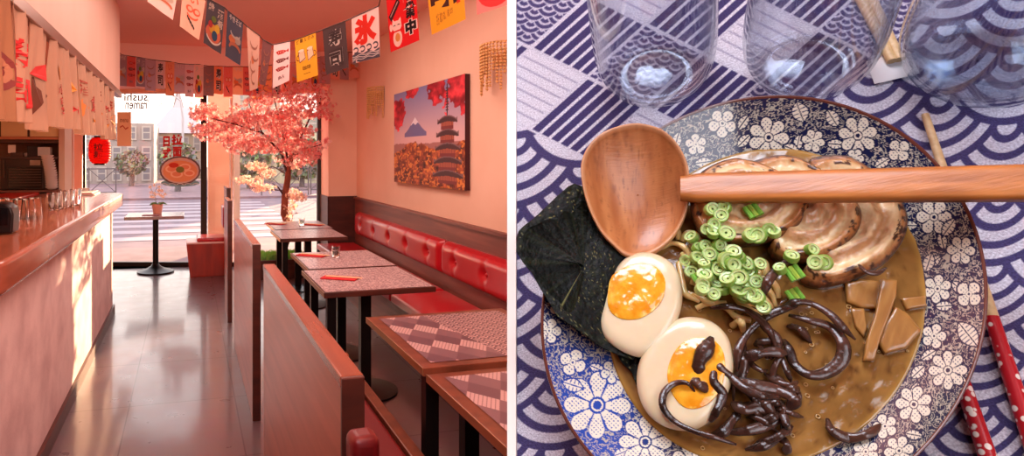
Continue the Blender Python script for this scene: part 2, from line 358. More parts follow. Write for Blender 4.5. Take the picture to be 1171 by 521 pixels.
# behind the bar: wall units facing the room, at Y = 5.6
Yb = 7.0
def bq(px, py, Y=Yb): return atY(px, py, Y)
def facebox(name, m, parent, x0, y0, x1, y1, Y, dep, bevel=0.003, base=None):
    a = bq(x0, y1, Y); b = bq(x1, y0, Y)
    return MB().box(a.x, b.x, Y, Y + dep, a.z, b.z).build(name, m, parent, base or (((a.x + b.x) / 2, Y, a.z) if parent is None else None), bevel=bevel)
M_cream = mat('cream_lacquer', (236, 208, 150), 0.4); M_dkcab = mat('brown_cabinet', (92, 62, 48), 0.5); M_alu = mat('brown_metal', (90, 68, 52), 0.3, metal=0.5)
t = thing('wall_cabinet', 'cream wall cabinet with two doors above the oven behind the bar', 'cabinet', bq(34, 158))
facebox('cabinet_body', M_dkcab, t, -30, 128, 68, 160, Yb + 0.02, 0.35)
facebox('door', M_cream, t, -30, 132, -1, 157, Yb, 0.018); facebox('door', M_cream, t, 1, 133, 31, 156, Yb, 0.018); facebox('door', M_cream, t, 34, 133, 67, 156, Yb, 0.018)
facebox('lower_rail', mat('rail_orange', (200, 130, 90), 0.4), t, -30, 156.5, 68, 159, Yb - 0.01, 0.02)
t = thing('back_shelving', 'brown shelf recess with side panels behind the bar', 'shelving', bq(34, 240))
facebox('back_panel', mat('recess_brown', (150, 100, 75), 0.6), t, -40, 60, 68, 260, Yb + 0.38, 0.03)
facebox('side_panel', mat('pale_panel', (215, 175, 150), 0.5), t, 67, 130, 74, 260, Yb - 0.02, 0.4)
facebox('shelf', M_dkcab, t, -40, 179, 68, 182, Yb, 0.38)
facebox('upper_shelf', M_dkcab, t, -40, 159, 68, 163, Yb + 0.02, 0.36)
facebox('worktop', mat('steel_worktop', (120, 70, 55), 0.35), t, -40, 217, 68, 221, Yb - 0.13, 0.48)
a = bq(-40, 217); b = bq(68, 217); MB().box(a.x, b.x, Yb - 0.1, Yb + 0.3, 0, a.z - 0.04).build('base_cabinet', M_dkcab, t)
a = bq(27, 217)
t = thing('countertop_oven', 'dark brown countertop oven with a grilled door behind the bar', 'oven', a)
facebox('oven_body', mat('oven_black', (70, 52, 42), 0.35, metal=0.4), t, 0, 181.5, 51, 217, Yb - 0.03, 0.3, 0.006)
facebox('oven_door', mat('oven_glass', (40, 28, 22), 0.15), t, 9, 191, 48, 215, Yb - 0.045, 0.014)
for k in range(7): facebox('grille_bar', M_alu, t, 10, 193 + k * 3, 47, 194.2 + k * 3, Yb - 0.05, 0.004, 0.0005)
facebox('control_panel', mat('oven_panel', (190, 165, 140), 0.4), t, 34, 183, 46, 189, Yb - 0.04, 0.01)
facebox('handle', M_alu, t, 3, 183, 5, 203, Yb - 0.06, 0.02)
t = thing('carton', 'black carton with a pale end standing on the oven', 'box', bq(44, 181))
facebox('carton_body', mat('carton_black', (45, 32, 28), 0.6), t, 31, 167, 48, 179, Yb + 0.02, 0.12); facebox('carton_end', mat('carton_pale', (205, 195, 185), 0.6), t, 43, 168, 57, 178, Yb + 0.01, 0.12)
t = thing('paper_sign', 'small white card in a dark holder on the oven', 'sign', bq(15, 181))
facebox('card', mat('card_white', (245, 235, 220), 0.6), t, 9, 165.5, 18, 175, Yb + 0.04, 0.004); facebox('holder', M_dkcab, t, 12, 174, 26, 179, Yb + 0.04, 0.03)
tag(MB().lathe([(0.001, 0), (0.02, 0), (0.03, 0.035), (0.001, 0.04)], tuple(bq(28.5, 179) + Vector((0, 0.08, 0))), 16).build('sauce_cup', M_white, None, bq(28.5, 179), smooth=True), 'small white cup between the card and the carton on the oven', 'cup')
p = bq(58, 217, 6.88)
t = thing('bowl_tower', 'leaning tower of nested white bowls beside the oven', 'bowls', p)
for k in range(14):
    c = p + Vector((0.05 * math.cos(k * .11) - .04, 0, 0.024 * k))
    MB().lathe([(0.001, 0.004), (0.03, 0.004), (0.052, 0.02), (0.062, 0.036), (0.058, 0.036), (0.045, 0.02), (0.001, 0.01)], tuple(c), 20).build('bowl', M_white, t, smooth=True)
struct(facebox('door_1', mat('pale_door', (226, 184, 165), 0.5), None, 71, 120, 84, 260, 7.6, 0.05))
struct(facebox('trim_2', mat('pink_panel', (232, 165, 150), 0.5), None, 84, 120, 94, 260, 8.6, 0.05))
tag(facebox('wall_notice', mat('notice_red', (226, 120, 108), 0.6), None, 73, 150, 81, 195, 7.55, 0.01), 'pink notice hanging on the pale door behind the bar', 'poster')
# noren cloth over the bar
nor = [(-12, 9, None), (10, 33, 'kanji'), (34, 54, 'cup'), (59, 73.5, 'fig'), (74, 87.5, 'fish'), (88, 99, 'x'), (100, 108.5, 'y'), (109, 117, 'x'), (117.5, 124, 'y'), (124.5, 132, 'x')]
lbl = ['brown noren curtain with a round crest, nearest over the bar', 'noren curtain with red brush characters over the bar', 'noren curtain with a red and brown cup drawing', 'noren curtain with orange and red drawing, just past the gap', 'noren curtain with a small red fish mark over the counter',
       'sixth noren curtain from the near end of the rail', 'seventh noren curtain from the near end of the rail', 'eighth noren curtain from the near end, half in sunlight', 'last noren curtain but one, glowing in the sun', 'last noren curtain, at the window end of the rail']
M_noren = mat('noren_cloth', vcol=True, rough=0.9, transl=0.3, bump=0.3, bscale=(200, 200, 200))
for k, (xa, xb, art) in enumerate(nor):
    xp = -0.625
    A = atX(xa, 0, xp); B = atX(xb, 0, xp); zt, zb = 2.13, 1.70 + 0.012 * math.sin(k * 2.1) - (0.02 if k < 3 else 0)
    base = Vector((xp, (A.y + B.y) / 2, zt)); t = thing('noren_curtain', lbl[k], 'curtain', base, 'noren cloth hanging over the bar')
    nu, nv = 28, 30; col = (202, 160, 134) if k else (170, 118, 84)
    def P(u, v, off=0.0, k=k, A=A, B=B):
        y = A.y + (B.y - A.y) * u; z = zt + (zb - zt) * v
        fold = (0.008 + 0.022 * v) * (math.sin(u * 9 + k * 1.7) + 0.4 * math.sin(u * 21 + v * 3 + k))
        return Vector((xp + fold + off, y + 0.01 * math.sin(v * 5 + k), z))
    cc = []
    mb = MB().grid([[P(i / nu, j / nv) for j in range(nv + 1)] for i in range(nu + 1)], col)
    mb.build('cloth', M_noren, t, smooth=180)
    pr = MB()
    def put(pts2, f, c, off=0.004): pr.add([P(min(max(u, 0), 1), v, off) for u, v in pts2], f, c)
    def dpoly(pts, c, off=0.004):
        cu = sum(p[0] for p in pts) / len(pts); cv = sum(p[1] for p in pts) / len(pts); n = len(pts)
        V = [(cu, cv)] + [(cu + (u - cu) * .5, cv + (v - cv) * .5) for u, v in pts] + list(pts)
        put(V, [(0, 1 + i, 1 + (i + 1) % n) for i in range(n)] + [(1 + i, 1 + n + i, 1 + n + (i + 1) % n, 1 + (i + 1) % n) for i in range(n)], c, off)
    def dtext(b, u0, v0, u1, v1, c):
        V, F = text2d(b, 0.03); put([((u0 + u1) / 2 + x * (u1 - u0), (v0 + v1) / 2 - y * (v1 - v0)) for x, y in V], F, c, 0.006)
    if art is None:
        V = arc(.6, .62, .3, .16, 0, 2 * PI, 20); dpoly(V, (120, 45, 40)); dpoly(arc(.6, .62, .22, .11, 0, 2 * PI, 20), (170, 110, 80), 0.006); dtext('丼', .45, .54, .75, .7, (110, 40, 36))
    elif art == 'kanji': dtext('寿', .3, .27, .72, .55, (205, 40, 40)); dtext('司', .25, .62, .75, .88, (205, 40, 40))
    elif art == 'cup':
        dpoly([(.2, .52), (.75, .5), (.72, .82), (.3, .86)], (110, 60, 44)); dpoly([(.15, .5), (.3, .42), (.5, .38), (.72, .42), (.8, .5), (.5, .54)], (205, 50, 48), 0.006)
    elif art == 'fig':
        dpoly([(.3, .3), (.7, .26), (.75, .42), (.4, .46)], (220, 140, 60)); dtext('らめん', .2, .5, .7, .62, (180, 60, 50)); dtext('麺', .3, .65, .75, .85, (190, 60, 50))
    elif art == 'fish':
        dpoly([(.2, .42), (.55, .34), (.7, .48), (.3, .56)], (222, 150, 60)); dpoly([(.25, .72), (.45, .66), (.7, .74), (.45, .82)], (210, 60, 50)); dpoly([(.66, .74), (.85, .68), (.85, .8)], (210, 60, 50))
    elif art == 'x': dpoly([(.2, .6), (.5, .5), (.8, .62), (.5, .75)], (225, 130, 60)); dtext('酒', .3, .25, .7, .45, (170, 70, 50))
    else: dtext('鮨', .25, .4, .75, .65, (175, 60, 50)); dpoly([(.3, .75), (.7, .72), (.6, .85)], (225, 140, 60))
    pr.build('print', M_v, t)
# lantern
c = atY(114, 172, 8.7); R0 = 0.135
t = thing('paper_lantern', 'red paper lantern hanging in front of the window by the bar', 'lantern', c - Vector((0, 0, .2)))
prof = []
for k in range(41):
    z = -0.165 + 0.33 * k / 40; q = abs(z) / 0.165; r = R0 * (1 - q ** 4 * 0.35) + 0.004 * math.cos(k * PI / 2 * 1.0); prof.append((r, z))
MB().lathe(prof, c, 32).build('paper_body', mat('red_paper', (235, 30, 20), 0.6, transl=0.5), t, smooth=True)
for s in (-1, 1): MB().lathe([(0.001, 0), (0.07, 0), (0.07, 0.025), (0.001, 0.025)], c + Vector((0, 0, 0.162 if s > 0 else -0.187)), 24).build('cap', M_iron, t)
q = Quad(c + Vector((-.07, -.138, .1)), c + Vector((.07, -.138, .1)), c + Vector((.07, -.138, -.1)), c + Vector((-.07, -.138, -.1))); mb = MB(); q.text(mb, '拉', .1, .05, .9, .5, (110, 10, 10)); q.text(mb, '麺', .1, .52, .9, .98, (110, 10, 10)); mb.build('lettering', M_v, t)
MB().tube([c + Vector((0, 0, .18)), (c.x, c.y, 2.5)], 0.003, 6).build('cord', M_string, t)

# partitions between aisle and tables
def partition(x0, x1, y0, y1, h, lb):
    t = thing('wooden_partition', lb, 'partition', ((x0 + x1) / 2, (y0 + y1) / 2, 0), 'low wooden partitions along the aisle')
    MB().box(x0, x1 - 0.002, y0 + 0.005, y1, 0, h - 0.028).build('panel', M_wood, t, bevel=0.003)
    MB().box(x0 - 0.003, x1, y0, y1 + 0.003, h - 0.03, h).build('cap', M_woodcap, t, bevel=0.004)
    MB().box(x0 - 0.002, x1, y0 - 0.012, y0 + 0.005, 0, h - 0.002).build('shaded_end', M_dark, t, bevel=0.003)  # dark wood puts the unlit end's shade into its colour
partition(0.364, 0.42, 1.5, 3.15, 1.02, 'reddish wooden partition nearest to the viewer, beside the patterned tables')
partition(0.369, 0.415, 3.74, 5.3, 1.04, 'wooden partition second along the aisle, behind the nearest one')
partition(0.36, 0.40, 6.0, 6.5, 1.14, 'narrow wooden partition third along the aisle')
partition(0.445, 0.49, 7.6, 8.2, 1.18, 'farthest wooden partition, next to the window bench')
t = thing('booth_bench', 'red seat with wooden edge board behind the nearest partition', 'bench', (0.6, 2.2, 0))
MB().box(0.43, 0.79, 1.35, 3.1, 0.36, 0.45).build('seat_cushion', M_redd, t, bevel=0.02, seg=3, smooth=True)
bx('edge_board', M_tedge, t, 0.795, 0.845, 1.35, 3.12, 0, 0.455, bevel=0.004); bx('bench_box', M_dark, t, 0.44, 0.79, 1.36, 3.08, 0, 0.36)
bx('far_panel', mat('brown_bench_wood', (150, 80, 50), .35), t, 0.43, 0.79, 3.1, 3.14, 0, 0.55)
t = thing('padded_chair', 'red padded chair back beside the end of the nearest partition', 'chair', (0.46, 1.35, 0))
a = atY(409, 495, 1.3); b = atY(432, 495, 1.3)
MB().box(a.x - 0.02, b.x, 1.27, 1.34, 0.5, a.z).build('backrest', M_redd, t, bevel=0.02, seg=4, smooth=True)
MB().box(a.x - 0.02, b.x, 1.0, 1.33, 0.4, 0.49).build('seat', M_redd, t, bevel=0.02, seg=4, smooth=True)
for sx in (a.x, b.x - 0.04):
    for sy in (1.02, 1.28): bx('leg', M_dark, t, sx, sx + 0.025, sy, sy + 0.025, 0, 0.41)

# tables
def pat(u, v):       # patchwork pattern, u,v in metres -> 0 light / 1 dark
    s = (u * 0.8 + v) / 0.085; tt = (u - v * 0.9) / 0.13
    i = np.floor(s); j = np.floor(tt); k = (i + 2 * j) % 3
    fs = s - i; ft = tt - j
    st = ((ft * 6) % 1 > 0.5) * 1.0; th = ((ft * 8) % 1 > 0.8) * 0.5
    return np.where(k == 0, 0.25 + th, np.where(k == 1, 0.95, 0.8 - 0.0 * st))
def seig(u, v, R, rings=4, th=.38):   # fish-scale waves: 1 dark, 0 light line
    out = np.zeros_like(u); done = np.zeros_like(u, bool)
    row0 = np.floor(v / (R * 0.5))
    for d in (3, 2, 1, 0):    # rows overlap
        r = row0 + d; cy = r * R * 0.5; off = np.where(r % 2 == 0, 0.0, R)
        cx = np.round((u - off) / (2 * R)) * 2 * R + off
        q = np.hypot(u - cx, v - cy) / R; ins = (q < 1) & ~done & (v <= cy + 1e-9)
        out = np.where(ins, ((q * rings) % 1 > th) * 1.0, out); done |= ins
    return out
M_tab = mat('patterned_tabletop', vcol=True, rough=0.4, coat=0.15)
def tabletop(t, x0, x1, y0, y1, z, mode):
    bx('table_edge', M_dark if mode == 'speck' else M_tedge, t, x0, x1, y0, y1, z - 0.035, z - 0.002, bevel=0.003)
    bx('metal_edging', mat('brass_edging', (190, 150, 110), 0.3, metal=0.8), t, x0 - 0.004, x0 - 0.0005, y0, y1, z - 0.03, z - 0.001)
    n = int((x1 - x0) / (0.0035 if mode == 'speck' else .002)); m = int((y1 - y0) / (0.005 if mode == 'speck' else .0026)); mg = 0.012 if mode == 'speck' else 0.05
    X, Y = np.meshgrid(np.linspace(x0 + mg, x1 - mg, n), np.linspace(y0 + mg, y1 - mg, m), indexing='ij')
    if mode == 'speck':
        f = fbm(X * 160, Y * 90, 3, 2) + 0.2 * (noise1(X * 400, Y * 250, 8) - .5); D = np.clip((f - .35) * 3, 0, 1)[..., None]
        C = np.array([124, 96, 104]) * D + np.array([204, 180, 180]) * (1 - D)
    else:
        p1 = pat(X - x0, (Y - y0) * 0.6); s1 = seig(X * 1.0 + 0.012, Y * 0.7, 0.038, 3); reg = (X - x0) + (y1 - Y) * -0.15 > (0.27 if mode == 'a' else 0.6)
        D = np.where(reg, 0.10 + 0.85 * s1, p1)[..., None]
        C = np.array([92, 62, 74]) * D + np.array([222, 190, 184]) * (1 - D)
    V = np.stack([X, Y, np.full_like(X, z)], -1).reshape(-1, 3)
    rawmesh('patterned_top', V, gridfaces(n, m)[:, ::-1], C.reshape(-1, 3), M_tab, t, smooth=False)
def table(x0, x1, y0, y1, z, mode, lb, grp, leg=True):
    t = thing('dining_table', lb, 'table', ((x0 + x1) / 2, (y0 + y1) / 2, 0), grp)
    tabletop(t, x0, x1, y0, y1, z, mode)
    cx, cy = (x0 + x1) / 2, (y0 + y1) / 2
    if leg: bx('leg', M_iron, t, x0 + 0.03, x0 + 0.085, y0 + 0.05, y0 + 0.105, 0, z - 0.035, bevel=0.002)
    bx('pedestal', M_iron, t, cx - 0.035, cx + 0.035, cy - 0.035, cy + 0.035, 0.02, z - 0.035, bevel=0.002)
    MB().lathe([(0.001, 0), (0.22, 0), (0.22, 0.012), (0.08, 0.03), (0.001, 0.035)], (cx, cy, 0), 32).build('base_plate', M_iron, t, smooth=True)
    return t
table(0.87, 1.62, 2.26, 3.05, 0.75, 'a', 'wave and patchwork topped table, the far one of the nearest pair', 'patterned tables beside the red banquette')
table(0.875, 1.62, 1.42, 2.235, 0.735, 'b', 'patchwork topped table at the lower edge, nearest to the viewer', 'patterned tables beside the red banquette')
table(0.78, 1.49, 3.65, 4.40, 0.75, 'speck', 'grey topped table with a red napkin, nearer of the middle pair', 'grey topped tables in the middle')
table(0.83, 1.5, 4.43, 5.22, 0.75, 'speck', 'grey topped table with a water glass and napkin, farther of the middle pair', 'grey topped tables in the middle')
table(0.87, 1.55, 6.12, 6.86, 0.75, 'speck', 'grey topped table by the tree, nearer of the far pair', 'grey topped tables in the middle')
table(0.92, 1.58, 6.9, 7.75, 0.75, 'speck', 'grey topped table right under the blossom tree', 'grey topped tables in the middle')
def setting(px, py, lb, rot=0.4):
    p = atZ(px, py, 0.752)
    t = thing('napkin', lb, 'napkin', p, 'red napkins with chopsticks on the tables')
    q = lambda a, b, z: p + Vector((a * math.cos(rot) - b * math.sin(rot), a * math.sin(rot) + b * math.cos(rot), z))
    mb = MB(); mb.hexa([q(-.06, -.12, 0), q(.06, -.12, 0), q(.06, .12, 0), q(-.06, .12, 0), q(-.06, -.12, .006), q(.06, -.12, .006), q(.06, .12, .006), q(-.06, .12, .006)]); mb.build('sleeve', mat('napkin_red', (196, 30, 38), .8), t)
    for s in (-.006, .008): MB().tube([q(s, -.15, .0105), q(s * 1.5, .10, .0105)], [0.003, 0.004], 6).build('chopstick', mat('pale_wood', (235, 190, 150), .5), t)
setting(389, 318, 'red napkin on the nearer grey table of the middle pair', 1.0); setting(357, 292, 'red napkin on the farther grey table of the middle pair', 0.9)
setting(315, 256, 'red napkin at the far table under the tree, window side', 0.9); setting(358, 257, 'red napkin at the far table, wall side', 0.9)
for px, py, lb in ((384, 294, 'empty glass on the middle grey tables beside the napkin'), (345, 258, 'small glass on the far table under the tree')):
    p = atZ(px, py, 0.752); tag(tumbler('water_glass', 0.03, 0.036, 0.09, 0.003, p, M_glass, None, p), lb, 'glass')

# small round-base table by the window
c = atZ(178, 311, 0); cx, cy = c.x, c.y
t = thing('bistro_table', 'small square table on a black pedestal in front of the window', 'table', (cx, cy, 0))
MB().box(cx - 0.37, cx + 0.37, cy - 0.33, cy + 0.33, 0.735, 0.775).build('table_top', mat('bistro_top', (170, 150, 150), 0.15, col2=(120, 105, 108), scale=(5, 5, 5)), t, bevel=0.004)
MB().lathe([(0.038, 0.03), (0.038, 0.735)], (cx, cy, 0), 20).build('column', M_iron, t, smooth=True)
MB().lathe([(0.001, 0), (0.24, 0), (0.24, 0.02), (0.12, 0.05), (0.06, 0.09), (0.04, 0.12)], (cx, cy, 0), 36).build('base', M_iron, t, smooth=True)
p = atZ(180, 244, 0.775)
t = thing('potted_plant', 'small potted white orchid on the window table', 'plant', p)
MB().lathe([(0.001, 0), (0.055, 0), (0.075, 0.13), (0.068, 0.13), (0.05, 0.02), (0.001, 0.1)], p, 24).build('pot', mat('peach_pot', (226, 160, 140), .5), t, smooth=True)
mb = MB()
for k in range(5):
    a = k * 1.3; pts = [p + Vector((0.13 * s * math.cos(a), 0.13 * s * math.sin(a), 0.12 + 0.10 * s - 0.1 * s * s)) for s in (0, .3, .6, 1)]; mb.tube(pts, [.012, .02, .018, .003], 6, (90, 120, 60), flat=.2)
mb.build('leaves', M_v, t); mb = MB()
for k in range(2): mb.tube([p + Vector((0, 0, .1)), p + Vector((-.03 - .03 * k, 0, .25)), p + Vector((-.10 + .1 * k, 0, .36))], .003, 5, (120, 120, 70))
mb.build('stem', M_v, t); mb = MB()
for k in range(16):
    q = p + Vector((rng.uniform(-.15, .1), rng.uniform(-.05, .05), rng.uniform(.22, .40)))
    for j in range(5):
        a = j * 1.257; mb.tube([q, q + Vector((.022 * math.cos(a), -.005, .022 * math.sin(a)))], [.004, .011], 6, (250, 225, 205), flat=.3)
mb.build('flowers', M_v, t)
tag(MB().box(cx - 0.16, cx + 0.05, cy - 0.2, cy - 0.06, 0.7755, 0.781, (150, 70, 66)).build('table_menu', M_v, None, (cx, cy - .1, .7755)), 'small menu card lying on the window table', 'menu')
# end benches by the window
def endbench(x0, x1, y0, y1, lb, back):
    t = thing('window_bench', lb, 'bench', ((x0 + x1) / 2, (y0 + y1) / 2, 0), 'box benches by the window')
    h = 0.43; i = 0.045
    MB().hexa([(x0 + i, y0 + i, 0), (x1, y0 + i, 0), (x1, y1, 0), (x0 + i, y1, 0), (x0, y0, h), (x1, y0, h), (x1, y1, h), (x0, y1, h)] if back > 0 else [(x0, y0 + i, 0), (x1 - i, y0 + i, 0), (x1 - i, y1, 0), (x0, y1, 0), (x0, y0, h), (x1, y0, h), (x1, y1, h), (x0, y1, h)]).build('box', mat('bench_redwood', (170, 52, 36), .3, col2=(140, 40, 28), scale=(14, 14, 1)), t, bevel=.004)
    bx('top_board', mat('bench_top_white', (232, 190, 185), .4), t, x0, x1, y0, y1, h, h + 0.02, bevel=.004)
    MB().box(x0 + 0.13, x1 - 0.01, y0 + 0.03, y1 - 0.03, h + 0.02, h + 0.07).build('cushion', M_red, t, bevel=.02, seg=4, smooth=True)
    if back > 0:
        bx('back_board', mat('bench_top_white'), t, x1 - 0.03, x1 + 0.02, y0, y1, h + .02, 0.92, bevel=.01)
        MB().box(x1 - 0.09, x1 - 0.03, y0 + .03, y1 - .03, 0.62, 0.9).build('back_cushion', M_red, t, bevel=.025, seg=4, smooth=True)
c = atZ(254, 316, 0)
endbench(-0.02, c.x + 0.1, c.y, c.y + 0.5, 'red-brown box bench with a red cushion beside the small window table', 1)
endbench(-1.22, -0.93, 7.45, 7.95, 'box bench half hidden behind the end of the bar', -1)
# ---------------------------------------------------------------- window front
def post(name, px, wid, z0, z1, m=M_frame, dep=0.07):
    p = atF(px, 200); x0, x1 = p.x - wid / 2, p.x + wid / 2
    return MB().prism([(x0, facY(x0) - dep, z0), (x1, facY(x1) - dep, z0), (x1, facY(x1), z0), (x0, facY(x0), z0)], (0, 0, z1 - z0)).build(name, m, None, (p.x, p.y, z0))
for i, (px, w) in enumerate(((96, .06), (233, .085), (364.5, .06))): struct(post('window_frame', px, w, 0, 2.5))
xa, xb = -1.47, 1.82
struct(MB().prism([(xa, facY(xa) - .07, 0), (xb, facY(xb) - .07, 0), (xb, facY(xb), 0), (xa, facY(xa), 0)], (0, 0, 0.06)).build('trim_3', M_frame))
struct(MB().prism([(xa, facY(xa) - .07, 2.44), (xb, facY(xb) - .07, 2.44), (xb, facY(xb), 2.44), (xa, facY(xa), 2.44)], (0, 0, 0.06)).build('trim_4', M_wall))
xs = [atF(p, 200).x for p in (96, 233, 364.5)]
for i in range(2):
    a, b = xs[i] + .03, xs[i + 1] - .03
    struct(MB().add([(a, facY(a) - .03, .06), (b, facY(b) - .03, .06), (b, facY(b) - .03, 2.44), (a, facY(a) - .03, 2.44)], [(0, 1, 2, 3)]).build('window_%d' % (i + 1), M_pane))
# frosted door edge by the tree
struct(post('door_2', 264.5, .035, .06, 2.44, mat('pale_door_frame', (240, 225, 210), .4), .05))
# writing on the panes
def fq(x0, y0, x1, y1, off=0.05): return Quad(atF(x0, y0, off), atF(x1, y0, off), atF(x1, y1, off), atF(x0, y1, off))
q = fq(186, 152, 209, 182); mb = MB()
q.text(mb, '日', .02, .12, .36, .52, (195, 25, 30), 0, .05); q.text(mb, '式', .0, .56, .42, .98, (195, 25, 30), 0, .05); q.text(mb, '拉', .44, .05, .99, .46, (195, 25, 30), 0, .05); q.text(mb, '面', .5, .52, .95, .9, (195, 25, 30), 0, .05)
tag(mb.build('window_lettering', M_v, None, q.p(.5, .5)), 'red brush characters stuck on the window above the ramen picture', 'lettering')
q = fq(182, 178, 230, 214); t = thing('window_sticker', 'round ramen bowl picture stuck on the window', 'sticker', q.p(.5, .5)); mb = MB()
q.ell(mb, .5, .86, .46, .12, (120, 175, 190), 0); q.ell(mb, .5, .47, .49, .46, (104, 84, 88), .001); q.ell(mb, .5, .47, .45, .41, (214, 190, 180), .002); q.ell(mb, .5, .49, .41, .34, (228, 160, 112), .003)
for (u, v, r) in ((.3, .42, .15), (.42, .58, .15), (.62, .36, .14), (.72, .55, .13)): q.ell(mb, u, v, r, r * .8, (245, 205, 170), .004); q.ell(mb, u, v, r * .7, r * .5, (228, 150, 110), .005)
q.ell(mb, .5, .44, .1, .1, (120, 130, 60), .006); q.ell(mb, .35, .3, .12, .08, (200, 60, 40), .006)
for k in range(5): q.line(mb, arc(.12 + .19 * k, .93, .08, .05, PI, 2 * PI), .015, (235, 245, 245), .006)
mb.build('picture', M_v, t)
q = fq(141, 106, 186, 128); mb = MB()
GR = (122, 116, 118)
q.text(mb, 'sushi', .02, .0, .62, .42, GR, 0, .02, mirror=True); q.text(mb, 'ramen', .05, .5, .6, .84, GR, 0, .02, mirror=True)
q.line(mb, arc(.8, .5, .18, .22, 0, 2 * PI, 30), .02, GR, 0); q.line(mb, [(.6, .35), (.7, .5), (.99, .75)], .02, GR, 0)
q.text(mb, '25 bis', .15, .9, .5, 1.1, GR, 0, 0, mirror=True)
tag(mb.build('window_logo', M_v, None, q.p(.5, .5)), 'thin grey mirrored shop lettering with a fish outline on the window', 'lettering')
q = fq(134, 128, 150, 167); mb = MB(); q.sheet(mb, 2, 2, (236, 205, 160)); q.line(mb, [(.2, .45), (.4, .4), (.6, .5), (.8, .45)], .04, (190, 80, 60), .003); q.text(mb, 'menu', .2, .2, .8, .3, (170, 120, 90), .003)
tag(mb.build('window_menu', M_v, None, q.p(.5, .5)), 'cream paper notice stuck to the window near the lantern', 'notice')

# ---------------------------------------------------------------- outside
M_asph = mat('asphalt', (112, 92, 102), .8, col2=(96, 80, 90), scale=(2, 2, 2), bump=.3, bscale=(30, 30, 30))
struct(MB().box(-60, 60, 9.9, 90, -.12, -.02).build('street', M_asph))
M_pave = mat('pavement', (128, 102, 108), .85, col2=(112, 90, 96), scale=(3, 3, 3))
struct(MB().prism([(-60, 26.0, -.1), (60, 9.5 - 16.8, -.1), (60, 11.5, -.1), (-60, 11.5, -.1)][0:0] or [(XL - 20, facY(XL) + .02, -.1), (W + 20, facY(XL) + .02 - 1.7, -.1), (W + 20, 11.3, -.1), (XL - 20, 11.3, -.1)], (0, 0, .1)).build('pavement', M_pave))
struct(MB().box(-60, 60, 23.5, 40, -.02, .06).build('pavement_far', M_pave))
mb = MB()
for k in range(9):
    y = 12.3 + 1.12 * k; mb.box(-5.2, 2.4, y, y + .55, -.019, -.012)
struct(mb.build('road_marking', mat('road_paint', (142, 130, 138), .8)))
M_rail = mat('fence_metal', (90, 78, 80), .5)
for i, (xc, lb) in enumerate(((-5.3, 'crossed metal street barrier across the road on the lantern side'), (-3.4, 'crossed metal street barrier across the road behind the ramen sticker'), (3.6, 'crossed metal street barrier across the road seen past the tree'), (5.5, 'crossed metal street barrier across the road beside the window pier'))):
    t = thing('street_barrier', lb, 'barrier', (xc, 24, .06)); w = .9
    mb = MB()
    for z in (.25, 1.1): mb.tube([(xc - w, 24, z), (xc + w, 24, z)], .022, 6)
    for x in (-w, 0, w): mb.tube([(xc + x, 24, .06), (xc + x, 24, 1.15)], .025, 6)
    for x in (-w, 0): mb.tube([(xc + x, 24, .25), (xc + x + w, 24, 1.1)], .015, 5).tube([(xc + x, 24, 1.1), (xc + x + w, 24, .25)], .015, 5)
    mb.build('frame', M_rail, t)
# lamp post
M_lampost = mat('pale_lamp_metal', (176, 166, 168), .5)
t = thing('street_lamp', 'tall curved street lamp across the road', 'lamp', atY(208, 215, 30)); p = atY(207, 120, 30)
b0 = atY(209, 180, 30); MB().tube([(b0.x, 30, 0), (b0.x, 30, p.z - .6), (b0.x - .1, 30, p.z + .2), (b0.x - .9, 30, p.z + .8), (b0.x - 1.7, 30, p.z + .75)], [.06, .05, .04, .04, .04], 8).build('post', M_lampost, t, smooth=True)
MB().tube([(b0.x - 1.6, 30, p.z + .74), (b0.x - 2.2, 30, p.z + .66)], [.07, .12], 8).build('lamp_head', M_rail, t)
# buildings
def building(lb, px0, px1, ytop, Y, col, wcol, nx, nz, roof=None, dep=6):
    a = atY(px0, ytop, Y); b = atY(px1, ytop, Y); t = thing('building', lb, 'building', ((a.x + b.x) / 2, Y, 0))
    MB().box(a.x, b.x, Y, Y + dep, 0, a.z).build('wall', mat('facade_%d_%d_%d' % col, col, .9, col2=tuple(int(c * .9) for c in col), scale=(.5, .5, .5)), t)
    W_ = (b.x - a.x) / nx; Hh = a.z / nz
    for i in range(nx):
        for k in range(nz):
            x0 = a.x + W_ * (i + .28); x1 = a.x + W_ * (i + .72); z0 = Hh * (k + .25); z1 = Hh * (k + .8)
            f = MB().box(x0 - .08, x1 + .08, Y - .06, Y, z0 - .08, z1 + .08).box(x0, x1, Y - .07, Y - .055, (z0 + z1) / 2, (z0 + z1) / 2 + .06).build('window', mat('facade_trim', (172, 160, 152), .8), t)
            MB().box(x0, x1, Y - .065, Y - .05, z0, z1).build('pane', mat('facade_glass_%d' % wcol[0], wcol, .3), t)
    if roof: MB().hexa([(a.x - .3, Y - .3, a.z), (b.x + .3, Y - .3, a.z), (b.x + .3, Y + dep, a.z), (a.x - .3, Y + dep, a.z), (a.x + 1, Y + dep * .5, a.z + roof), (b.x - 1, Y + dep * .5, a.z + roof), (b.x - 1, Y + dep * .6, a.z + roof), (a.x + 1, Y + dep * .6, a.z + roof)]).build('roof', mat('slate_roof', (168, 160, 162), .8), t)
building('grey building with rows of windows across the road, lantern side', 90, 176, 140, 36, (160, 146, 140), (118, 110, 114), 5, 3)
building('beige building with a slate roof behind the ramen sticker', 177, 232, 152, 45, (176, 156, 136), (128, 118, 118), 4, 2, 2.0)
building('pale tall block across the road behind the blossom tree', 264, 320, 96, 38, (180, 164, 148), (134, 126, 122), 3, 5)
building('greenish beige house across the road next to the window pier', 321, 420, 128, 34, (186, 178, 150), (130, 126, 116), 4, 3)
building('church-like grey tower rising over the beige building', 192, 214, 150, 60, (190, 184, 184), (160, 155, 160), 2, 4, 4.0)
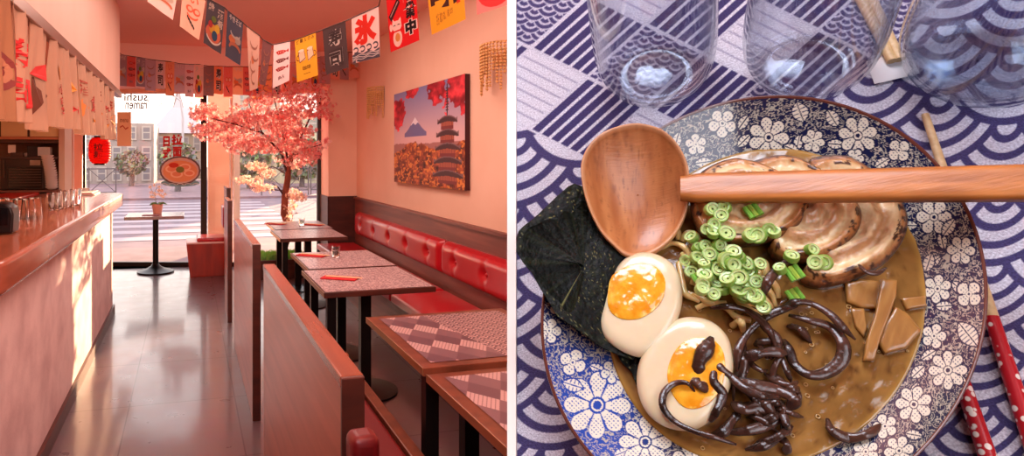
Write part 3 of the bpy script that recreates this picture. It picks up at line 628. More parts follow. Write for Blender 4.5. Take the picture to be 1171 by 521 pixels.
# hedge trees across the road
def blobtree(px, py, Y, rad, col, lb):
    c = atY(px, py, Y); t = thing('street_tree', lb, 'tree', (c.x, c.y, 0)); mb = MB()
    for k in range(420):
        a, b_, r = rng.uniform(0, 2 * PI), rng.uniform(-1, 1), rad * rng.uniform(.6, 1) ** .5; s = math.sqrt(1 - b_ * b_)
        q = c + Vector((r * s * math.cos(a), r * s * math.sin(a), r * b_ * .8)); n = Vector(rng.normal(size=3)).normalized(); u = n.orthogonal().normalized() * rad * .16; v = n.cross(u)
        mb.add([q - u, q - v * .6, q + u, q + v * .6], [(0, 1, 2, 3)], tuple(int(x * rng.uniform(.62, .85)) for x in col))
    mb.build('foliage', M_v, t); MB().tube([(c.x, c.y, 0), (c.x + .1, c.y, c.z)], [.14, .08], 8).build('trunk', M_rail, t, smooth=True)
blobtree(203, 180, 27.5, .8, (176, 168, 140), 'small street tree left of the red window characters'); blobtree(150, 186, 33, .8, (180, 165, 140), 'low street tree by the crossed barriers')
blobtree(285, 184, 29, 1.1, (176, 170, 130), 'street tree behind the drooping blossom'); blobtree(345, 180, 30, 1.3, (170, 165, 125), 'street tree in front of the greenish house')
# orange pillar outside
c = atY(250, 200, 10.6)
struct(MB().box(c.x - .17, c.x + .17, 10.45, 10.75, -.02, 4.6).build('pillar_outside', mat('terracotta_render', (206, 150, 124), .8, col2=(192, 136, 110), scale=(3, 3, 3))))
struct(MB().box(c.x + .24, c.x + .34, 10.5, 10.6, -.02, 4.6).build('trim_5', mat('grey_post', (170, 150, 140), .6)))

# ---------------------------------------------------------------- blossom tree in its planter
t = thing('blossom_tree', 'artificial pink cherry blossom tree in front of the window', 'tree', (1.19, 8.15, .25))
def T(px, py, Y=8.15): return atY(px, py, Y)
tr = MB(); tr.tube([Vector((1.16, 8.15, .25)), T(331, 262), T(325, 244), T(326, 222), T(329, 205), T(330, 190), T(333, 178)], [.062, .055, .05, .046, .042, .038, .03], 10)
tr.build('trunk', mat('bark', (150, 78, 58), .8, col2=(110, 55, 42), scale=(20, 20, 6), bump=.8, bscale=(50, 50, 20)), t, smooth=True)
br = MB()
for pts, r in (([(329, 200), (322, 175), (300, 152), (270, 142), (240, 135)], .02), ([(331, 190), (340, 165), (352, 140), (360, 118)], .02), ([(325, 224), (318, 214), (311, 209)], .014), ([(330, 190), (325, 160), (318, 130), (312, 108)], .018), ([(333, 180), (350, 170), (368, 165)], .014),
        ([(326, 230), (334, 222), (341, 214), (345, 222)], .008), ([(329, 200), (312, 190), (295, 195), (278, 188)], .008), ([(326, 218), (305, 216), (288, 214), (276, 206)], .008), ([(328, 240), (335, 246), (333, 256)], .007), ([(300, 152), (290, 130), (282, 112)], .01), ([(270, 142), (250, 150), (232, 152)], .008)):
    n = len(pts); br.tube([T(x, y, 8.15 + (i * .06 * (-1) ** len(pts))) for i, (x, y) in enumerate(pts)], [r * (1 - .7 * i / (n - 1)) for i in range(n)], 6)
br.build('branches', mat('dark_bark', (70, 35, 32), .8), t, smooth=True)
lobes = [(300, 150, 45, 26, 1500), (345, 140, 32, 42, 1700), (250, 140, 36, 22, 1000), (315, 125, 40, 22, 900), (340, 175, 26, 16, 500), (228, 128, 14, 8, 120), (285, 165, 30, 12, 400), (360, 115, 16, 18, 300), (300, 110, 16, 10, 130),
         (293, 190, 12, 5, 110), (305, 198, 10, 5, 90), (285, 206, 16, 5, 130), (300, 214, 14, 5, 120), (335, 222, 10, 6, 120), (331, 236, 8, 8, 100), (330, 250, 6, 6, 60), (345, 225, 4, 5, 40), (337, 189, 8, 4, 40)]
V = []; F = []; Cc = []
for li, (cx_, cy_, rx, ry, n) in enumerate(lobes):
    for k in range(n):
        while True:
            a, b_ = rng.uniform(-1, 1, 2)
            if a * a + b_ * b_ < 1 and (noise1(a * 4 + li * 9, b_ * 4) > .3): break
        low = cy_ > 185; Y = 8.15 + rng.normal() * (.12 if low else .30)
        Y = min(Y, facY(1.9) - .12 if cx_ > 330 else 8.75)
        q = np.array(T(cx_ + a * rx, cy_ + b_ * ry, 8.15)) + np.array([0, Y - 8.15, 0])
        if q[0] > 1.74: q[1] = min(q[1], 8.12)
        if q[2] > 2.42: q[1] = min(q[1], 8.3)
        nrm = rng.normal(size=3); nrm /= np.linalg.norm(nrm); u = np.cross(nrm, [.3, .5, .8]); u /= np.linalg.norm(u); v = np.cross(nrm, u)
        s = rng.uniform(.016, .030); base = (255, 222, 200) if low else (255, 150, 152)
        if rng.random() < .42: base = (255, 208, 200)
        f = rng.uniform(.85, 1.05); col = [min(255, x * f) for x in base]
        b0 = len(V); V.append(q - nrm * s * .3); Cc.append([min(255, x * .9) for x in base])
        for j in range(5):
            w = 2 * PI * j / 5
            for dw, rr in ((-.45, .75), (0, 1.0), (.45, .75)):
                V.append(q + (u * math.cos(w + dw) + v * math.sin(w + dw)) * s * rr); Cc.append(col)
            F.append((b0, b0 + 1 + 3 * j, b0 + 2 + 3 * j, b0 + 3 + 3 * j))
M_petal = mat('blossom_petals', vcol=True, rough=.8, transl=.5)
rawmesh('blossoms', V, F, Cc, M_petal, t, smooth=False)
t = thing('planter', 'low planter with green grass at the foot of the blossom tree', 'planter', (1.05, 8.2, 0))
bx('planter_box', M_dark, t, .62, 1.5, 7.95, 8.55, 0, .24, bevel=.005)
mb = MB()
for k in range(2600):
    x, y = rng.uniform(.63, 1.49), rng.uniform(7.96, 8.54); h = rng.uniform(.03, .07); dx, dy = rng.normal(size=2) * .02; w = .006
    mb.add([(x - w, y, .235), (x + w, y, .235), (x + dx, y + dy, .24 + h)], [(0, 1, 2)], (int(rng.uniform(90, 140)), int(rng.uniform(140, 175)), 80))
g = mb.build('grass', M_v, t); g['kind'] = 'stuff'

# ---------------------------------------------------------------- bunting
def flagobj(tl, tr, brr, bl, y0, y1, base_col, art, lb, grp, sub=8, name='bunting_flag', bow=.004):
    A, B = atY(*tl, y0), atY(*tr, y1); Cq, D = atY(*brr, y1), atY(*bl, y0)
    q = Quad(A, B, Cq, D, bow); t = thing(name, lb, 'flag', (A + B) / 2, grp)
    mb = MB(); q.sheet(mb, sub, sub, base_col); mb.build('cloth', M_cloth if sub > 4 else M_back, t, smooth=180)
    if art:
        mb = MB(); art(q, mb); mb.build('print', M_cloth, t)
    return t
WH = (236, 214, 204)
def a_face(q, mb):
    for u in (.35, .68): q.ell(mb, u, .42, .17, .09, (226, 110, 80)); q.ell(mb, u, .42, .1, .05, (250, 200, 170), .004)
    q.line(mb, arc(.5, .55, .25, .08, 0, PI), .05, (225, 110, 80), .004)
    for k in range(4): q.line(mb, [(.25 + .1 * k, .62 + .05 * k), (.36 + .1 * k, .7 + .05 * k)], .05, (40, 35, 40), .004)
    q.text(mb, 'い', .3, .08, .7, .26, (226, 110, 80), .004)
def a_shell(q, mb):
    q.text(mb, '酒', .6, .1, .95, .3, (210, 190, 175)); q.text(mb, '肴', .62, .32, .95, .5, (210, 190, 175)); q.text(mb, '縁', .08, .05, .4, .22, (210, 190, 175))
    q.ell(mb, .45, .68, .42, .2, (222, 120, 90)); q.ell(mb, .35, .6, .18, .1, (225, 170, 60), .004); q.ell(mb, .62, .55, .15, .1, (225, 190, 70), .004); q.ell(mb, .5, .72, .16, .11, (60, 90, 120), .005); q.ell(mb, .22, .52, .12, .08, (190, 60, 60), .005)
    q.line(mb, arc(.45, .72, .42, .18, .3, PI - .3), .04, (230, 215, 200), .006); q.ell(mb, .4, .38, .14, .07, (110, 130, 60), .004)
def a_navy(q, mb):
    for k in range(4): q.text(mb, 'やきそば'[k], .1 + .2 * k, .03, .27 + .2 * k, .16, (220, 205, 195))
    q.ell(mb, .35, .55, .22, .1, (225, 130, 80)); q.ell(mb, .7, .5, .2, .09, (200, 180, 165)); q.line(mb, arc(.5, .75, .35, .12, PI, 2 * PI), .08, (200, 120, 90), .004); q.line(mb, arc(.5, .38, .3, .1, 0, PI), .05, (200, 190, 180), .004)
def a_sketch(q, mb):
    for k in range(4): q.line(mb, arc(.5 + .12 * math.sin(k * 2), .2 + .2 * k, .3, .1, .4 * k, PI + .4 * k), .04, (170, 120, 105)); 
    q.ell(mb, .4, .5, .14, .07, (222, 140, 100))
def a_fish(q, mb):
    for k in range(3):
        v = .22 + .2 * k; c = ((196, 60, 55), (120, 60, 60), (170, 60, 60))[k]
        q.poly(mb, [(.15, v - .02), (.3, v - .05), (.6, v - .045), (.78, v - .01), (.92, v - .05), (.92, v + .04), (.78, v + .01), (.6, v + .045), (.3, v + .05)], c)
        for j in range(4): q.line(mb, [(.3 + .1 * j, v - .03), (.34 + .1 * j, v + .03)], .02, (235, 200, 190), .004)
    q.text(mb, '鮎', .3, .78, .7, .88, (150, 120, 120))
def a_beer(q, mb):
    for k in range(5): q.text(mb, 'ビールのみ'[k], .08 + .18 * k, .03, .2 + .18 * k, .12, (120, 80, 30))
    for s, u in ((-1, .3), (1, .7)):
        q.poly(mb, [(u - .14, .34 + .03 * s), (u + .12, .3 - .02 * s), (u + .17, .52 - .02 * s), (u - .1, .58 + .02 * s)], (240, 224, 205)); 
        q.line(mb, [(u - .14, .34), (u + .12, .3), (u + .17, .5), (u - .1, .58), (u - .14, .34)], .025, (120, 60, 40), .004); q.line(mb, arc(u + .18 * s, .46, .1, .06, -PI / 2, PI / 2) if s > 0 else arc(u - .14, .46, .1, .06, PI / 2, 1.5 * PI), .025, (120, 60, 40), .004)
        q.ell(mb, u, .31, .13, .035, (250, 242, 230), .005)
    q.text(mb, '珈琲', .3, .68, .7, .78, (120, 80, 30)); q.text(mb, '---', .35, .86, .65, .875, (120, 80, 30))
def a_sushi(q, mb):
    for bo, c, off in ((.09, (236, 220, 210), .002), (.03, (74, 56, 56), .004)):
        q.text(mb, '寿', .22, .08, .8, .45, c, off, bo); q.text(mb, '司', .22, .52, .8, .88, c, off, bo)
def a_ice(q, mb):
    q.text(mb, '氷', .08, .05, .92, .66, (216, 48, 34), .003, .07)
    q.poly(mb, [(0, .82), (.2, .78), (.4, .84), (.6, .8), (.8, .85), (1, .8), (1, 1), (0, 1)], (90, 84, 96), .002)
    for k in range(4): q.line(mb, arc(.14 + .24 * k, .74, .09, .055, -2.6, 2.2), .035, (80, 74, 86), .004)
    for k in range(3): q.line(mb, [(u / 12, .86 + .04 * k + .015 * math.sin(u * 1.3 + k)) for u in range(13)], .018, (225, 210, 205), .005)
def a_open(q, mb):
    q.text(mb, '営', .55, .14, .98, .39, (40, 24, 28), .004, .06); q.text(mb, '業', .55, .41, .98, .64, (40, 24, 28), .004, .06); q.text(mb, '中', .58, .66, .95, .87, (40, 24, 28), .004, .06)
    for k, ch in enumerate('営業中'): q.text(mb, ch, .54, (.13, .40, .65)[k], .99, (.40, .65, .88)[k], (240, 225, 215), .003, .12)
    q.poly(mb, [(.05, .52), (.38, .3), (.46, .37), (.13, .6)], (60, 30, 34), .003); q.line(mb, [(.12, .53), (.4, .35)], .02, (220, 180, 170), .005)
    q.ell(mb, .3, .68, .16, .075, (242, 226, 214), .003); q.poly(mb, [(.15, .66), (.17, .57), (.27, .62)], (242, 226, 214), .003); q.poly(mb, [(.34, .62), (.44, .57), (.45, .66)], (242, 226, 214), .003)
    q.ell(mb, .3, .85, .15, .12, (238, 222, 208), .0025); q.ell(mb, .1, .68, .05, .05, (242, 226, 214), .003); q.ell(mb, .31, .84, .08, .06, (214, 150, 80), .004)
    for u in (.23, .37): q.line(mb, arc(u, .675, .03, .012, PI, 2 * PI), .012, (50, 30, 30), .005)
    q.line(mb, [(.2, .75), (.4, .75)], .02, (200, 40, 40), .005)
def a_taste(q, mb):
    q.text(mb, '味', .08, .18, .97, .72, (70, 40, 34), .003, .03)
    for k in range(5): q.text(mb, ('さくら', 'あじの', 'おいし', 'いろは', 'まつり')[k], .2 + .1 * k, .75, .27 + .1 * k, .92 - .02 * k, (110, 70, 40), .003)
    q.poly(mb, [(.8, .66), (.9, .65), (.9, .73), (.8, .74)], (205, 60, 40), .003); 
def a_bowl(q, mb): q.ell(mb, .5, .75, .45, .22, (205, 60, 60)); q.ell(mb, .5, .68, .38, .12, (246, 210, 200), .004)
front = [((172, -30), (204, -14), (197, 23), (168, 2), 2.5, 2.6, WH, a_navy, 'pale flag with a dark print, first of the front string'),
    ((209, -14), (235, 0), (227, 46), (205, 30), 2.7, 2.8, (236, 190, 165), a_face, 'cream flag with an orange smiling face and black dashes'),
    ((237, -2), (257, 9), (252, 62), (232, 49), 2.9, 3.05, (74, 70, 78), a_shell, 'charcoal flag with seafood drawing and pale characters'),
    ((260, 12), (278, 26), (274, 75), (257, 64), 3.2, 3.4, (70, 74, 92), a_navy, 'dark blue flag with an orange noodle print'),
    ((282, 30), (297, 41), (294, 101), (285, 104), 3.6, 3.75, (214, 176, 158), a_sketch, 'beige flag with a faint line sketch'),
    ((300, 45), (311, 51), (303, 98), (296, 96), 3.9, 4.0, (120, 76, 76), a_sketch, 'narrow brownish flag at the lowest point of the front string'),
    ((313, 51), (332, 47), (331, 92), (312, 101), 4.1, 4.05, (232, 200, 196), a_fish, 'white flag with three red fish'),
    ((337, 46), (361, 37), (364, 86), (340, 94), 4.0, 3.9, (226, 164, 44), a_beer, 'yellow flag with two beer mugs'),
    ((369, 34), (395, 24), (399, 77), (373, 86), 3.8, 3.7, (74, 56, 56), a_sushi, 'dark grey flag with two outlined white characters'),
    ((402, 21), (433, 7), (435, 65), (404, 73), 3.55, 3.4, (232, 204, 198), a_ice, 'white flag with a big red ice character over grey waves'),
    ((440, -22), (474, -34), (480, 46), (447, 60), 3.1, 2.95, (206, 26, 30), a_open, 'bright red flag with a lucky cat and three characters'),
    ((485, -42), (527, -60), (533, 22), (494, 40), 2.7, 2.55, (222, 160, 40), a_taste, 'big yellow flag with a black brush character'),
    ((541, -66), (588, -90), (592, 2), (546, 17), 2.35, 2.2, (226, 130, 126), a_bowl, 'pink flag at the wall end of the front string')]
sp = []
for tl, tr_, b1, b2, y0, y1, c, art, lb in front:
    flagobj(tl, tr_, b1, b2, y0, y1, c, art, lb, 'printed flags on the front bunting string'); sp += [atY(*tl, y0), atY(*tr_, y1)]
tag(MB().tube([Vector((sp[0].x - .25, sp[0].y - .5, CZ - .02))] + sp + [Vector((W - .01, sp[-1].y - .6, 2.9))], .0035, 6).build('bunting_string', M_string, None, sp[6]), 'dark string holding the large printed flags in front', 'string')
pal = [(110, 108, 132), (200, 50, 44), (96, 92, 120), (150, 140, 165), (206, 190, 190), (230, 130, 70), (170, 160, 180), (205, 190, 200), (226, 190, 170), (74, 62, 66), (232, 110, 50), (214, 70, 60), (235, 185, 120), (200, 60, 52), (226, 120, 70), (240, 170, 90), (190, 176, 180), (224, 120, 96), (214, 150, 140), (232, 170, 130), (206, 120, 110), (150, 130, 150), (226, 140, 110), (120, 116, 140), (220, 160, 140)]
names = ['slate blue', 'bright red', 'navy', 'lavender grey', 'pale grey', 'orange koi', 'blue-grey', 'pale lilac', 'cream', 'charcoal', 'vivid orange', 'coral red', 'pale gold', 'deep red', 'burnt orange', 'amber', 'warm grey', 'salmon', 'dusty rose', 'peach', 'brick pink', 'mauve', 'tan orange', 'steel blue', 'rosy beige']
arts = [a_navy, a_fish, a_shell, a_sketch, a_sushi, a_face]
sp = []; n2 = 25
for k in range(n2):
    u = k / (n2 - 1); x = 139 + 266 * u; w = 10.2 if k % 3 else 12.5; top = 62 + 14 * math.sin(PI * min(u * 1.05, 1)) + rng.uniform(-1, 1); 
    if u > .85: top -= (u - .85) * 25
    h = 36 + rng.uniform(-4, 4) - (4 if u > .85 else 0); Y = 7.95 + .12 * math.sin(k * 2.3)
    if x > 372: Y = 7.9
    c = tuple(int(.6 * a + .4 * b) for a, b in zip(pal[k], (250, 196, 176))); flagobj((x - w / 2, top), (x + w / 2, top + .4), (x + w / 2 - .5, top + h), (x - w / 2 - .3, top + h - 1), Y, Y + .02, c, arts[k % 6], names[k] + ' small flag on the back bunting, number %s from the bar' % ['one', 'two', 'three', 'four', 'five', 'six', 'seven', 'eight', 'nine', 'ten', 'eleven', 'twelve', 'thirteen', 'fourteen', 'fifteen', 'sixteen', 'seventeen', 'eighteen', 'nineteen', 'twenty', 'twenty-one', 'twenty-two', 'twenty-three', 'twenty-four', 'twenty-five'][k], 'small flags on the back bunting string', sub=4, bow=.008)  # palette paled toward peach, backlit glow put into the cloth colour
    sp += [atY(x, top, Y)]
tag(MB().tube([atY(134, 58, 8.2)] + sp + [atY(410, 57, 8.0)], .004, 6).build('bunting_string', M_string, None, sp[6]), 'string holding the small flags along the window', 'string')

# ---------------------------------------------------------------- picture on the wall
def artfield(u, v):   # u right 0..1, v down 0..1
    C = np.zeros(u.shape + (3,)); sky = np.clip(v / .62, 0, 1)[..., None]
    C[:] = np.array([120, 118, 165]) * (1 - sky) + np.array([240, 190, 180]) * sky
    hz = np.clip((v - .45) / .2, 0, 1)[..., None]; C = C * (1 - hz) + np.array([205, 165, 170]) * hz
    mt = v > .46 - .16 * np.clip(1 - np.abs(u - .36) / .17, 0, 1) ** 1.3; mt &= (np.abs(u - .36) < .17) & (v < .5)
    C[mt] = (110, 105, 150); sn = mt & (v < .37 + .01 * np.sin(u * 90)); C[sn] = (225, 215, 225)
    far = v > .56 + .03 * fbm(u * 12, v * 0, 2); C[far] = (165, 110, 105)
    n = fbm(u * 22, v * 22, 4, 4); fol = v > .66 - .1 * n + .05 * np.cos(u * 9)
    fc = np.array([130, 58, 38]) + (n[..., None] - .5) * np.array([240, 150, 70]); C = np.where(fol[..., None], fc, C)
    hi = fol & (fbm(u * 50, v * 50, 9, 2) > .62); C[hi] = (215, 130, 60)
    # maple leaves top corners
    m = fbm(u * 14, v * 14, 6, 4); r1 = np.hypot((u - .05) * 1.2, (v - .22) * 1.1) < .17 + .16 * (m - .4); r2 = np.hypot((u - .66) * 1.0, (v - .06) * 1.0) < .13 + .2 * (m - .4); r3 = np.hypot((u - .95) * .9, (v - .1) * .8) < .14 + .25 * (m - .4); r4 = np.hypot(u - .3, v + .02) < .1 + .1 * (m - .4)
    rl = r1 | r2 | r3 | r4; rc = np.array([175, 28, 45]) + (m[..., None] - .5) * np.array([260, 140, 120]); C = np.where(rl[..., None], rc, C)
    # pagoda
    cx = .80; D = (70, 42, 46)
    C[(np.abs(u - cx) < .006) & (v > .04) & (v < .34)] = (60, 40, 50)
    for k in range(9): C[(np.abs(u - cx) < .016) & (np.abs(v - .08 - .025 * k) < .006)] = (60, 40, 50)
    for k in range(5):
        vt = .33 + .125 * k; wd = .12 + .016 * k
        a = np.abs(u - cx) / wd; roof = (a < 1) & (v < vt + .055 + .02 * a) & (v > vt + .05 * a ** 2 - .03 * (a > .85) * (a - .85) * 6)
        body = (np.abs(u - cx) < wd * .62) & (v >= vt + .05) & (v < vt + .13); C[body] = (170, 90, 70); C[body & (((u * 60) % 1) < .3)] = (110, 50, 45); C[body & (v > vt + .1)] = (120, 50, 50)
        C[roof] = D; C[roof & (v < vt + .012 + .05 * a ** 2)] = (120, 90, 95)
    return np.clip(C, 0, 255)
y0, y1, z0, z1 = 4.67, 6.47, 1.28, 2.22
t = thing('canvas_print', 'canvas print of a pagoda, red maples and a snowy mountain', 'picture', (W, (y0 + y1) / 2, z0))
bx('stretcher', mat('canvas_edge', (70, 30, 34), .8), t, W - .045, W - .001, y0, y1, z0, z1)
n, m = 330, 180; U, Vv = np.meshgrid(np.linspace(0, 1, n), np.linspace(0, 1, m), indexing='ij')
P = np.stack([np.full_like(U, W - .0465), y1 - U * (y1 - y0), z1 - Vv * (z1 - z0)], -1).reshape(-1, 3)
rawmesh('canvas', P, gridfaces(n, m)[:, ::-1], artfield(U, Vv).reshape(-1, 3), mat('canvas', vcol=True, rough=.6), t, smooth=False)
# sconces of hanging beads
M_gold = mat('gold_beads', (226, 180, 120), .3, metal=.3)
def sconce(y, lb):
    t = thing('bead_sconce', lb, 'wall lamp', (W, y, 2.0), 'bead wall lamps')
    bx('wall_plate', M_gold, t, W - .02, W - .001, y - .1, y + .1, 2.22, 2.3)
    fr = MB(); R = .14
    for z in (2.36, 2.3): fr.tube([(W - .01 - R * math.sin(a), y - .17 * math.cos(a), z) for a in [PI * k / 16 for k in range(17)]], .006, 6)
    for k in range(5): a = PI * (k + .5) / 5; fr.tube([(W - .01, y, 2.26), (W - .01 - R * math.sin(a), y - .17 * math.cos(a), 2.3)], .004, 5)
    fr.build('frame', M_gold, t)
    for k in range(17):
        a = PI * (k + .3) / 17.4; x = W - .015 - R * math.sin(a); yy = y - .17 * math.cos(a); mb = MB(); n = int(13 + 3.5 * math.cos(k * 1.9))
        for j in range(n):
            z = 2.355 - j * .023; mb.lathe([(.001, -.011), (.011, -.005), (.011, .005), (.001, .011)], (x, yy, z), 6)
        mb.tube([(x, yy, 2.36), (x, yy, 2.36 - n * .023)], .0015, 4); mb.build('bead_strand', M_gold, t, smooth=True)
sconce(7.12, 'gold bead wall lamp between the window pier and the picture'); sconce(4.12, 'gold bead wall lamp near the white dividing strip')
# ================================================================ RAMEN TABLE (its own tilted top)
FR[0] = MT
def LM(X, Y, h=0.0):       # arrays of pixels to table coordinates
    d = np.array(DR)[None] + ((X.ravel() - PX) / FPX)[:, None] * np.array(RR)[None] - ((Y.ravel() - PY) / FPX)[:, None] * np.array(UP)[None]
    h = np.broadcast_to(np.asarray(h, float), X.shape).ravel()
    q = np.array(CAM) + d * ((HD - h) / (d @ np.array(ND)))[:, None] - np.array(OO)
    return np.c_[q @ np.array(OX), q @ np.array(OY), h]
PXM = 1 / (L(873, 352, .04) - L(874, 352, .04)).length     # pixels per metre at the bowl
# ---- table, divider strip, cloth
t = thing('ramen_table', 'table top with a white edge strip under the patterned tablecloth', 'table', (0, 0, -.03))
ya, yb, xr = -200, 700, 1330
mb = MB(); c4 = [L(590, ya), L(xr, ya), L(xr, yb), L(590, yb)]
mb.hexa([Vector((p.x, p.y, -.03)) for p in c4][::-1] + [Vector((p.x, p.y, -.0012)) for p in c4][::-1]); mb.build('table_board', mat('table_board_white', (225, 215, 205), .5), t)
c4 = [L(580, ya, .003), L(590, ya, .003), L(590, yb, .003), L(580, yb, .003)]
mb = MB(); mb.hexa([Vector((p.x, p.y, -.03)) for p in c4][::-1] + c4[::-1]); mb.build('edge_strip', mat('cream_white_edge', (255, 246, 232), .6), t)
iv = MT.inverted(); bp_ = OO + ND * .045; mb = MB()      # post that carries the tilted top
mb.add([iv @ Vector((bp_.x + a, bp_.y + b, z)) for z in (.015, bp_.z) for a, b in ((-.03, -.03), (.03, -.03), (.03, .03), (-.03, .03))], [(3, 2, 1, 0), (4, 5, 6, 7), (0, 1, 5, 4), (1, 2, 6, 5), (2, 3, 7, 6), (3, 0, 4, 7)]).build('table_post', M_iron, t)
mb = MB(); n_ = 28; mb.add([iv @ Vector((bp_.x + .24 * math.cos(2 * PI * k / n_), bp_.y + .24 * math.sin(2 * PI * k / n_), z)) for z in (0, .016) for k in range(n_)], [tuple(range(n_))[::-1], tuple(range(n_, 2 * n_))] + [(k, (k + 1) % n_, n_ + (k + 1) % n_, n_ + k) for k in range(n_)]).build('base_plate', M_iron, t)
def clothcol(X, Y):
    dx, dy = X - 670, Y - 88; det = -6111.0
    s = (dx * -60 - 67 * dy) / det; tt = (65 * dy - 33 * dx) / det
    j = np.floor(tt); i = np.floor(s); fs = s - i; ft = tt - j
    ty = np.zeros(X.shape, int)    # 0 white lines, 1 stripes, 2 scallops
    m = (j % 2 == 1); ty = np.where(m, np.where(j % 4 == 3, (i % 2 == 0) * 1, (i % 2 == 0) * 1), np.where(i % 2 == 0, 2, 1))
    stripes = (((fs * 6.0) % 1) > .30) * 1.0; whitel = (((ft * 7) % 1) < .2) * .28
    sc = seig(X * 1.0 + Y * .3, -Y + X * .2, 15.0, 2.2); sc = np.where(sc > .5, .95, .12)
    D = np.where(ty == 1, stripes, np.where(ty == 2, sc, whitel))
    edge = (fs < .035) | (ft < .035) | (fs > .985) | (ft > .985); D = np.where(edge, 0.05, D)
    big = seig(X + 34 + .10 * Y, -Y + 18 - .10 * X + 40, 80.0, 4, .57)
    wave = (tt < -1) | ((X - 935) * 118 + (Y - 118) * 145 > 0)
    D = np.where(wave, big * .92 + .02, D)
    lite = np.array([226, 224, 232.]); dark = np.array([60, 50, 102.]); D = D[..., None]
    return lite * (1 - D) + dark * D
xsn = np.r_[np.arange(589.4, 1176, .9), np.arange(1180, xr, 5.)]; ysn = np.r_[np.arange(ya, -6, 5.), np.arange(-5, 527, .9), np.arange(530, yb, 5.)]
X, Y = np.meshgrid(xsn, ysn, indexing='ij')
P = LM(X, Y, 0.0); sm = 0.25 * sum(clothcol(X + a, Y + b) for a, b in ((-.25, -.25), (.25, -.25), (-.25, .25), (.25, .25)))
M_tc = mat('woven_tablecloth', vcol=True, rough=.9, col2=(205, 200, 205), scale=(900, 900, 900), detail=1, ramp=(.3, .7), bump=.6, bscale=(1100, 1100, 400))
tag(rawmesh('tablecloth', P, gridfaces(len(xsn), len(ysn))[:, ::-1], sm.reshape(-1, 3), M_tc, None, (0, 0, 0), smooth=False), 'white and purple Japanese wave and stripe patterned tablecloth under the ramen bowl', 'tablecloth')

# ---- bowl
def ellfit(p):
    p = np.array(p, float); x = (p[:, 0] - 880) / 300; y = (p[:, 1] - 340) / 300
    s = np.linalg.lstsq(np.c_[x * x, x * y, y * y, x, y], np.ones(len(x)), rcond=None)[0]; a, b, c, d, e = s
    ct = np.linalg.solve(np.array([[2 * a, b], [b, 2 * c]]), [-d, -e]); k = 1 + a * ct[0] ** 2 + b * ct[0] * ct[1] + c * ct[1] ** 2
    w, v = np.linalg.eigh(np.array([[a, b / 2], [b / 2, c]]) / k)
    return ct * 300 + [880, 340], 300 / np.sqrt(w), v
def ellpts(E, n=360, k=1.0):
    c, r, v = E; th = np.linspace(0, 2 * PI, n, endpoint=False)
    return c + k * (r[0] * np.cos(th)[:, None] * v[:, 0] + r[1] * np.sin(th)[:, None] * v[:, 1])
ER = ellfit([(1129, 341), (1098, 446), (1052, 521), (620, 354), (626, 434), (654, 489), (672, 517), (888, 110), (1069.6, 187), (1117, 260), (995, 132), (920, 112)])
EB = ellfit([(795, 192), (820, 180), (857, 174), (903, 174), (952, 183), (1021, 225), (1050, 286), (1059, 335), (1052, 396), (1019, 451), (978, 497), (735, 478), (757, 496), (700, 400)])
NT = 1500; RIMH, BRH = .046, .033
def resamp(E, h):
    p = LM(*ellpts(E, 720).T, h)[:, :2]; c0 = LM(np.array([873.]), np.array([352.]), h)[0, :2]
    a = np.arctan2(p[:, 1] - c0[1], p[:, 0] - c0[0]); r = np.hypot(*(p - c0).T); o = np.argsort(a); a = a[o]; r = r[o]
    th = np.linspace(-PI, PI, NT, endpoint=False); rr = np.interp(th, np.r_[a - 2 * PI, a, a + 2 * PI], np.r_[r, r, r]); return th, rr, c0
th, RRm, cR = resamp(ER, RIMH); _, RBm, cB = resamp(EB, BRH)
CT = np.stack([np.cos(th), np.sin(th)], -1)
def ring(c, r, z, idx=slice(None)): return np.c_[(np.array(c)[None] + CT * np.asarray(r)[:, None])[idx], np.full(NT, z)[idx]]
bowl = thing('ramen_bowl', 'wide ramen bowl with blue and white floral rim holding the noodle soup', 'bowl', (float(cR[0]), float(cR[1]), 0))
def loft(rings):
    V = np.concatenate(rings); n = len(rings[0]); F = []
    i = np.arange(n); j = (i + 1) % n
    for k in range(len(rings) - 1): F.append(np.c_[k * n + i, k * n + j, (k + 1) * n + j, (k + 1) * n + i])
    return V, np.concatenate(F)
s5 = slice(None, None, 10)
mixr = lambda a, c_=0: RRm * a
rr = [ring(cR, RRm * a, z, s5) for a, z in ((.01, .004), (.36, .004), (.38, 0), (.42, 0), (.44, .006), (.70, .018), (.90, .034), (.985, .0435), (1.0, RIMH - .0005))]
V, F = loft(rr); rawmesh('bowl_body', V, F, np.tile([60, 70, 110.], (len(V), 1)), mat('glazed_ceramic', vcol=True, rough=.12, coat=.5), bowl)
rr = [ring(cR, RRm * a, z, s5) for a, z in ((1.0, RIMH - .0006), (1.004, RIMH + .0004), (1.0, RIMH + .0013), (.992, RIMH + .0012), (.986, RIMH + .0004))]
V, F = loft(rr); rawmesh('brown_rim', V, F, np.tile([96, 50, 40.], (len(V), 1)), MATS['glazed_ceramic'], bowl)
